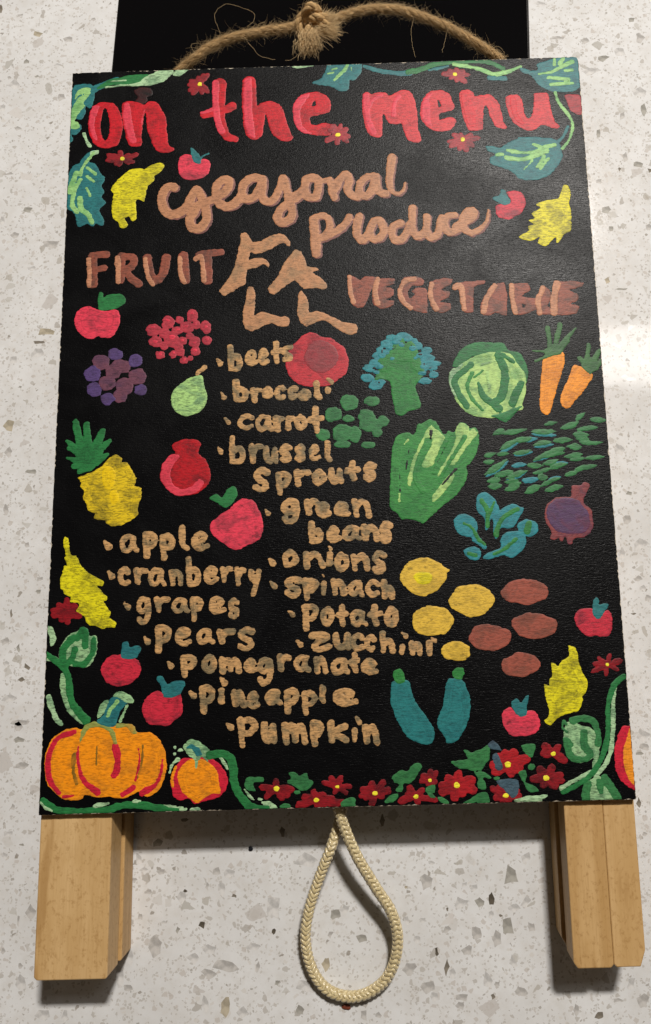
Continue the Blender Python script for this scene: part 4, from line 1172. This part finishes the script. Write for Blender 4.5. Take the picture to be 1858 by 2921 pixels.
hairs(HH, fl, 900, .001, .004, .00003, 1.1, .0019); hairs(HH, fr_, 1200, .001, .004, .00003, 1.1, .0019)
for q in (k1, k2, k3): hairs(HH, q, 260, .002, .007, .00005, .5); hairs(HH, q, 260, .002, .005, .00006, .15, .0020)
hairs(HH, k5, 150, .002, .006)
# frayed brush end of the knot
P4 = k4[0]
for _ in range(1900):
    p = P4[random.randrange(len(P4)//5, int(len(P4)*.85))]+Vector((random.gauss(.0012, .0022), random.gauss(0, .0012), random.gauss(.0004, .0011)))
    d = Vector((random.gauss(.05, .30), -1, random.gauss(.05, .25))).normalized(); L = random.uniform(.002, .0056)
    HH.tube([p, p+d*L*.5, p+d*L+Vector((random.gauss(0, .0005), 0, random.gauss(0, .0004)))], [.00007, .00006, .00003], 3, random.random(), cap=False)
for path in ([(630, 95), (612, 60), (616, 35), (650, 16), (690, 28), (716, 46), (712, 68), (690, 90)], [(690, 100), (720, 135), (750, 162), (790, 172)],
             [(1178, 48), (1172, 90), (1176, 128), (1190, 165)], [(560, 160), (548, 128), (576, 118)], [(742, 96), (736, 70), (760, 60)],
             [(1280, 80), (1268, 118), (1262, 150)], [(880, 130), (840, 168), (815, 170)], [(1395, 145), (1420, 128), (1440, 150)]):
    pts = resample([world_pt(x, y, HT+.002) for x, y in path], .0015); HH.tube(pts+np.stack([np.cumsum(rng.standard_normal(len(pts)))*.00022, np.cumsum(rng.standard_normal(len(pts)))*.00022, np.zeros(len(pts))], 1), .000045, 4, random.random(), cap=False)
P5 = k5[0]
for _ in range(1100):                         # second frayed end, fanning to the right
    up_ = random.random() < .45
    p = P5[random.randrange(len(P5)//3, len(P5))]+Vector((random.gauss(0, .0014), random.gauss(.0016 if up_ else -.0028, .0015), random.gauss(0, .0009)))
    d = Vector((1, random.gauss(.55 if up_ else -.55, .35), random.gauss(.1, .3))).normalized(); L = random.uniform(.002, .0060)
    HH.tube([p, p+d*L*.5, p+d*L+Vector((0, random.gauss(0, .0006), random.gauss(0, .0004)))], [.00007, .00006, .00003], 3, random.random(), cap=False)
HH.build('loose_fibres', jute_h, twine, 'fuzzy loose fibres sticking out of the twine')['kind'] = 'stuff'

# cream braided cord loop
cord = NT('cream_cord'); vv = cord.tc.outputs['UV']
ca = cord.noise(cord.scale(vv, (22, 3, 1)), 1.0, 3, .6)
cord.l(cord.mix(cord.ramp(ca, .35, .65), (.74, .63, .38, 1), (.40, .30, .13, 1)), cord.b.inputs['Base Color'])
cord.b.inputs['Roughness'].default_value = .2; cord.b.inputs['Specular IOR Level'].default_value = .75; cord.b.inputs['Sheen Weight'].default_value = .2
cord.l(cord.bump(ca, .6, .00025), cord.b.inputs['Normal'])
cpx = [(960, 2290, .0215), (968, 2312, .0215), (982, 2358, .020), (1019, 2443, .0175), (1074, 2534, .014), (1116, 2600, .0115), (1135, 2672, .009), (1125, 2746, .0065),
       (1092, 2803, .0045), (1035, 2838, .0034), (975, 2840, .0030), (922, 2812, .0034), (886, 2752, .0048), (872, 2673, .007), (884, 2588, .0095),
       (916, 2491, .0125), (942, 2425, .0150), (962, 2365, .0140), (975, 2312, .0140), (980, 2290, .0140)]
P, T, N, B, s = frames(resample([world_pt(x, y, h) for x, y, h in cpx], .00055))
CG = Geo(); CG.tube(P[::2], .0019, 10)
RC, NC, PITCH = .00178, 6, .00205
import bisect
total = s[-1]; st = 0.0; row = 0
EL = []                                     # unit stitch: squashed capsule
nu, nv = 7, 8
while st < total-.001:
    for c in range(NC):
        sg = 1 if c % 2 == 0 else -1
        pos = st + (.5*PITCH if (c//2) % 2 else 0); i = min(bisect.bisect(s, pos), len(P)-1)
        a = 2*math.pi*(c+.5)/NC + .15*math.sin(st*60); rad = N[i]*math.cos(a)+B[i]*math.sin(a); cir = -N[i]*math.sin(a)+B[i]*math.cos(a)
        ax = (T[i]*math.cos(.72)+cir*sg*math.sin(.72)).normalized(); wd = rad.cross(ax).normalized(); cen_ = P[i]+rad*RC
        b = len(CG.V); jl = random.uniform(.92, 1.08)
        for u in range(nu+1):
            ph = math.pi*u/nu; rr = max(math.sin(ph), .02)**.8
            for v in range(nv):
                q = 2*math.pi*v/nv
                CG.V.append(cen_+ax*(-math.cos(ph))*.00172*jl+wd*math.cos(q)*rr*.00080+rad*math.sin(q)*rr*.00058-rad*(math.cos(ph)**2)*.00018)
                CG.UV.append((v/nv+random.random()*.02+c*.31, u/nu+row*.7))
        for u in range(nu):
            for v in range(nv):
                w_ = (v+1) % nv; CG.F.append((b+u*nv+v, b+u*nv+w_, b+(u+1)*nv+w_, b+(u+1)*nv+v))
    st += PITCH; row += 1
CG.build('cord_loop', cord.m, sign, 'cream braided cord loop hanging below the panel')

# a rust-brown crumb and a small dark speck lying on the counter
def crumb(px, py, sx, sy, sz, col, label, name):
    p = world_pt(px, py, sz*.5); V = []; Fc = []
    import bmesh
    bm = bmesh.new(); bmesh.ops.create_icosphere(bm, subdivisions=2, radius=1.0)
    for v in bm.verts:
        j = 1+random.uniform(-.18, .18); v.co = Vector((v.co.x*sx*j, v.co.y*sy*j, max(v.co.z*sz*.5*j, -sz*.5)))
    m = bpy.data.meshes.new(name); bm.to_mesh(m); bm.free(); m.materials.append(mat_plain(name+'_paint', col, .6))
    o = link(bpy.data.objects.new(name, m)); o.location = p; o.rotation_euler = (0, 0, random.uniform(-.4, .4)); o['label'] = label; o['category'] = 'crumb'
crumb(988, 2872, .0021, .0011, .0008, (.16, .035, .015, 1), 'rust brown crumb on the counter just under the cord loop', 'crumb')
crumb(716, 2420, .0010, .0010, .0008, (.006, .008, .014, 1), 'tiny round dark speck on the counter in the shadow below the board', 'dark_speck')
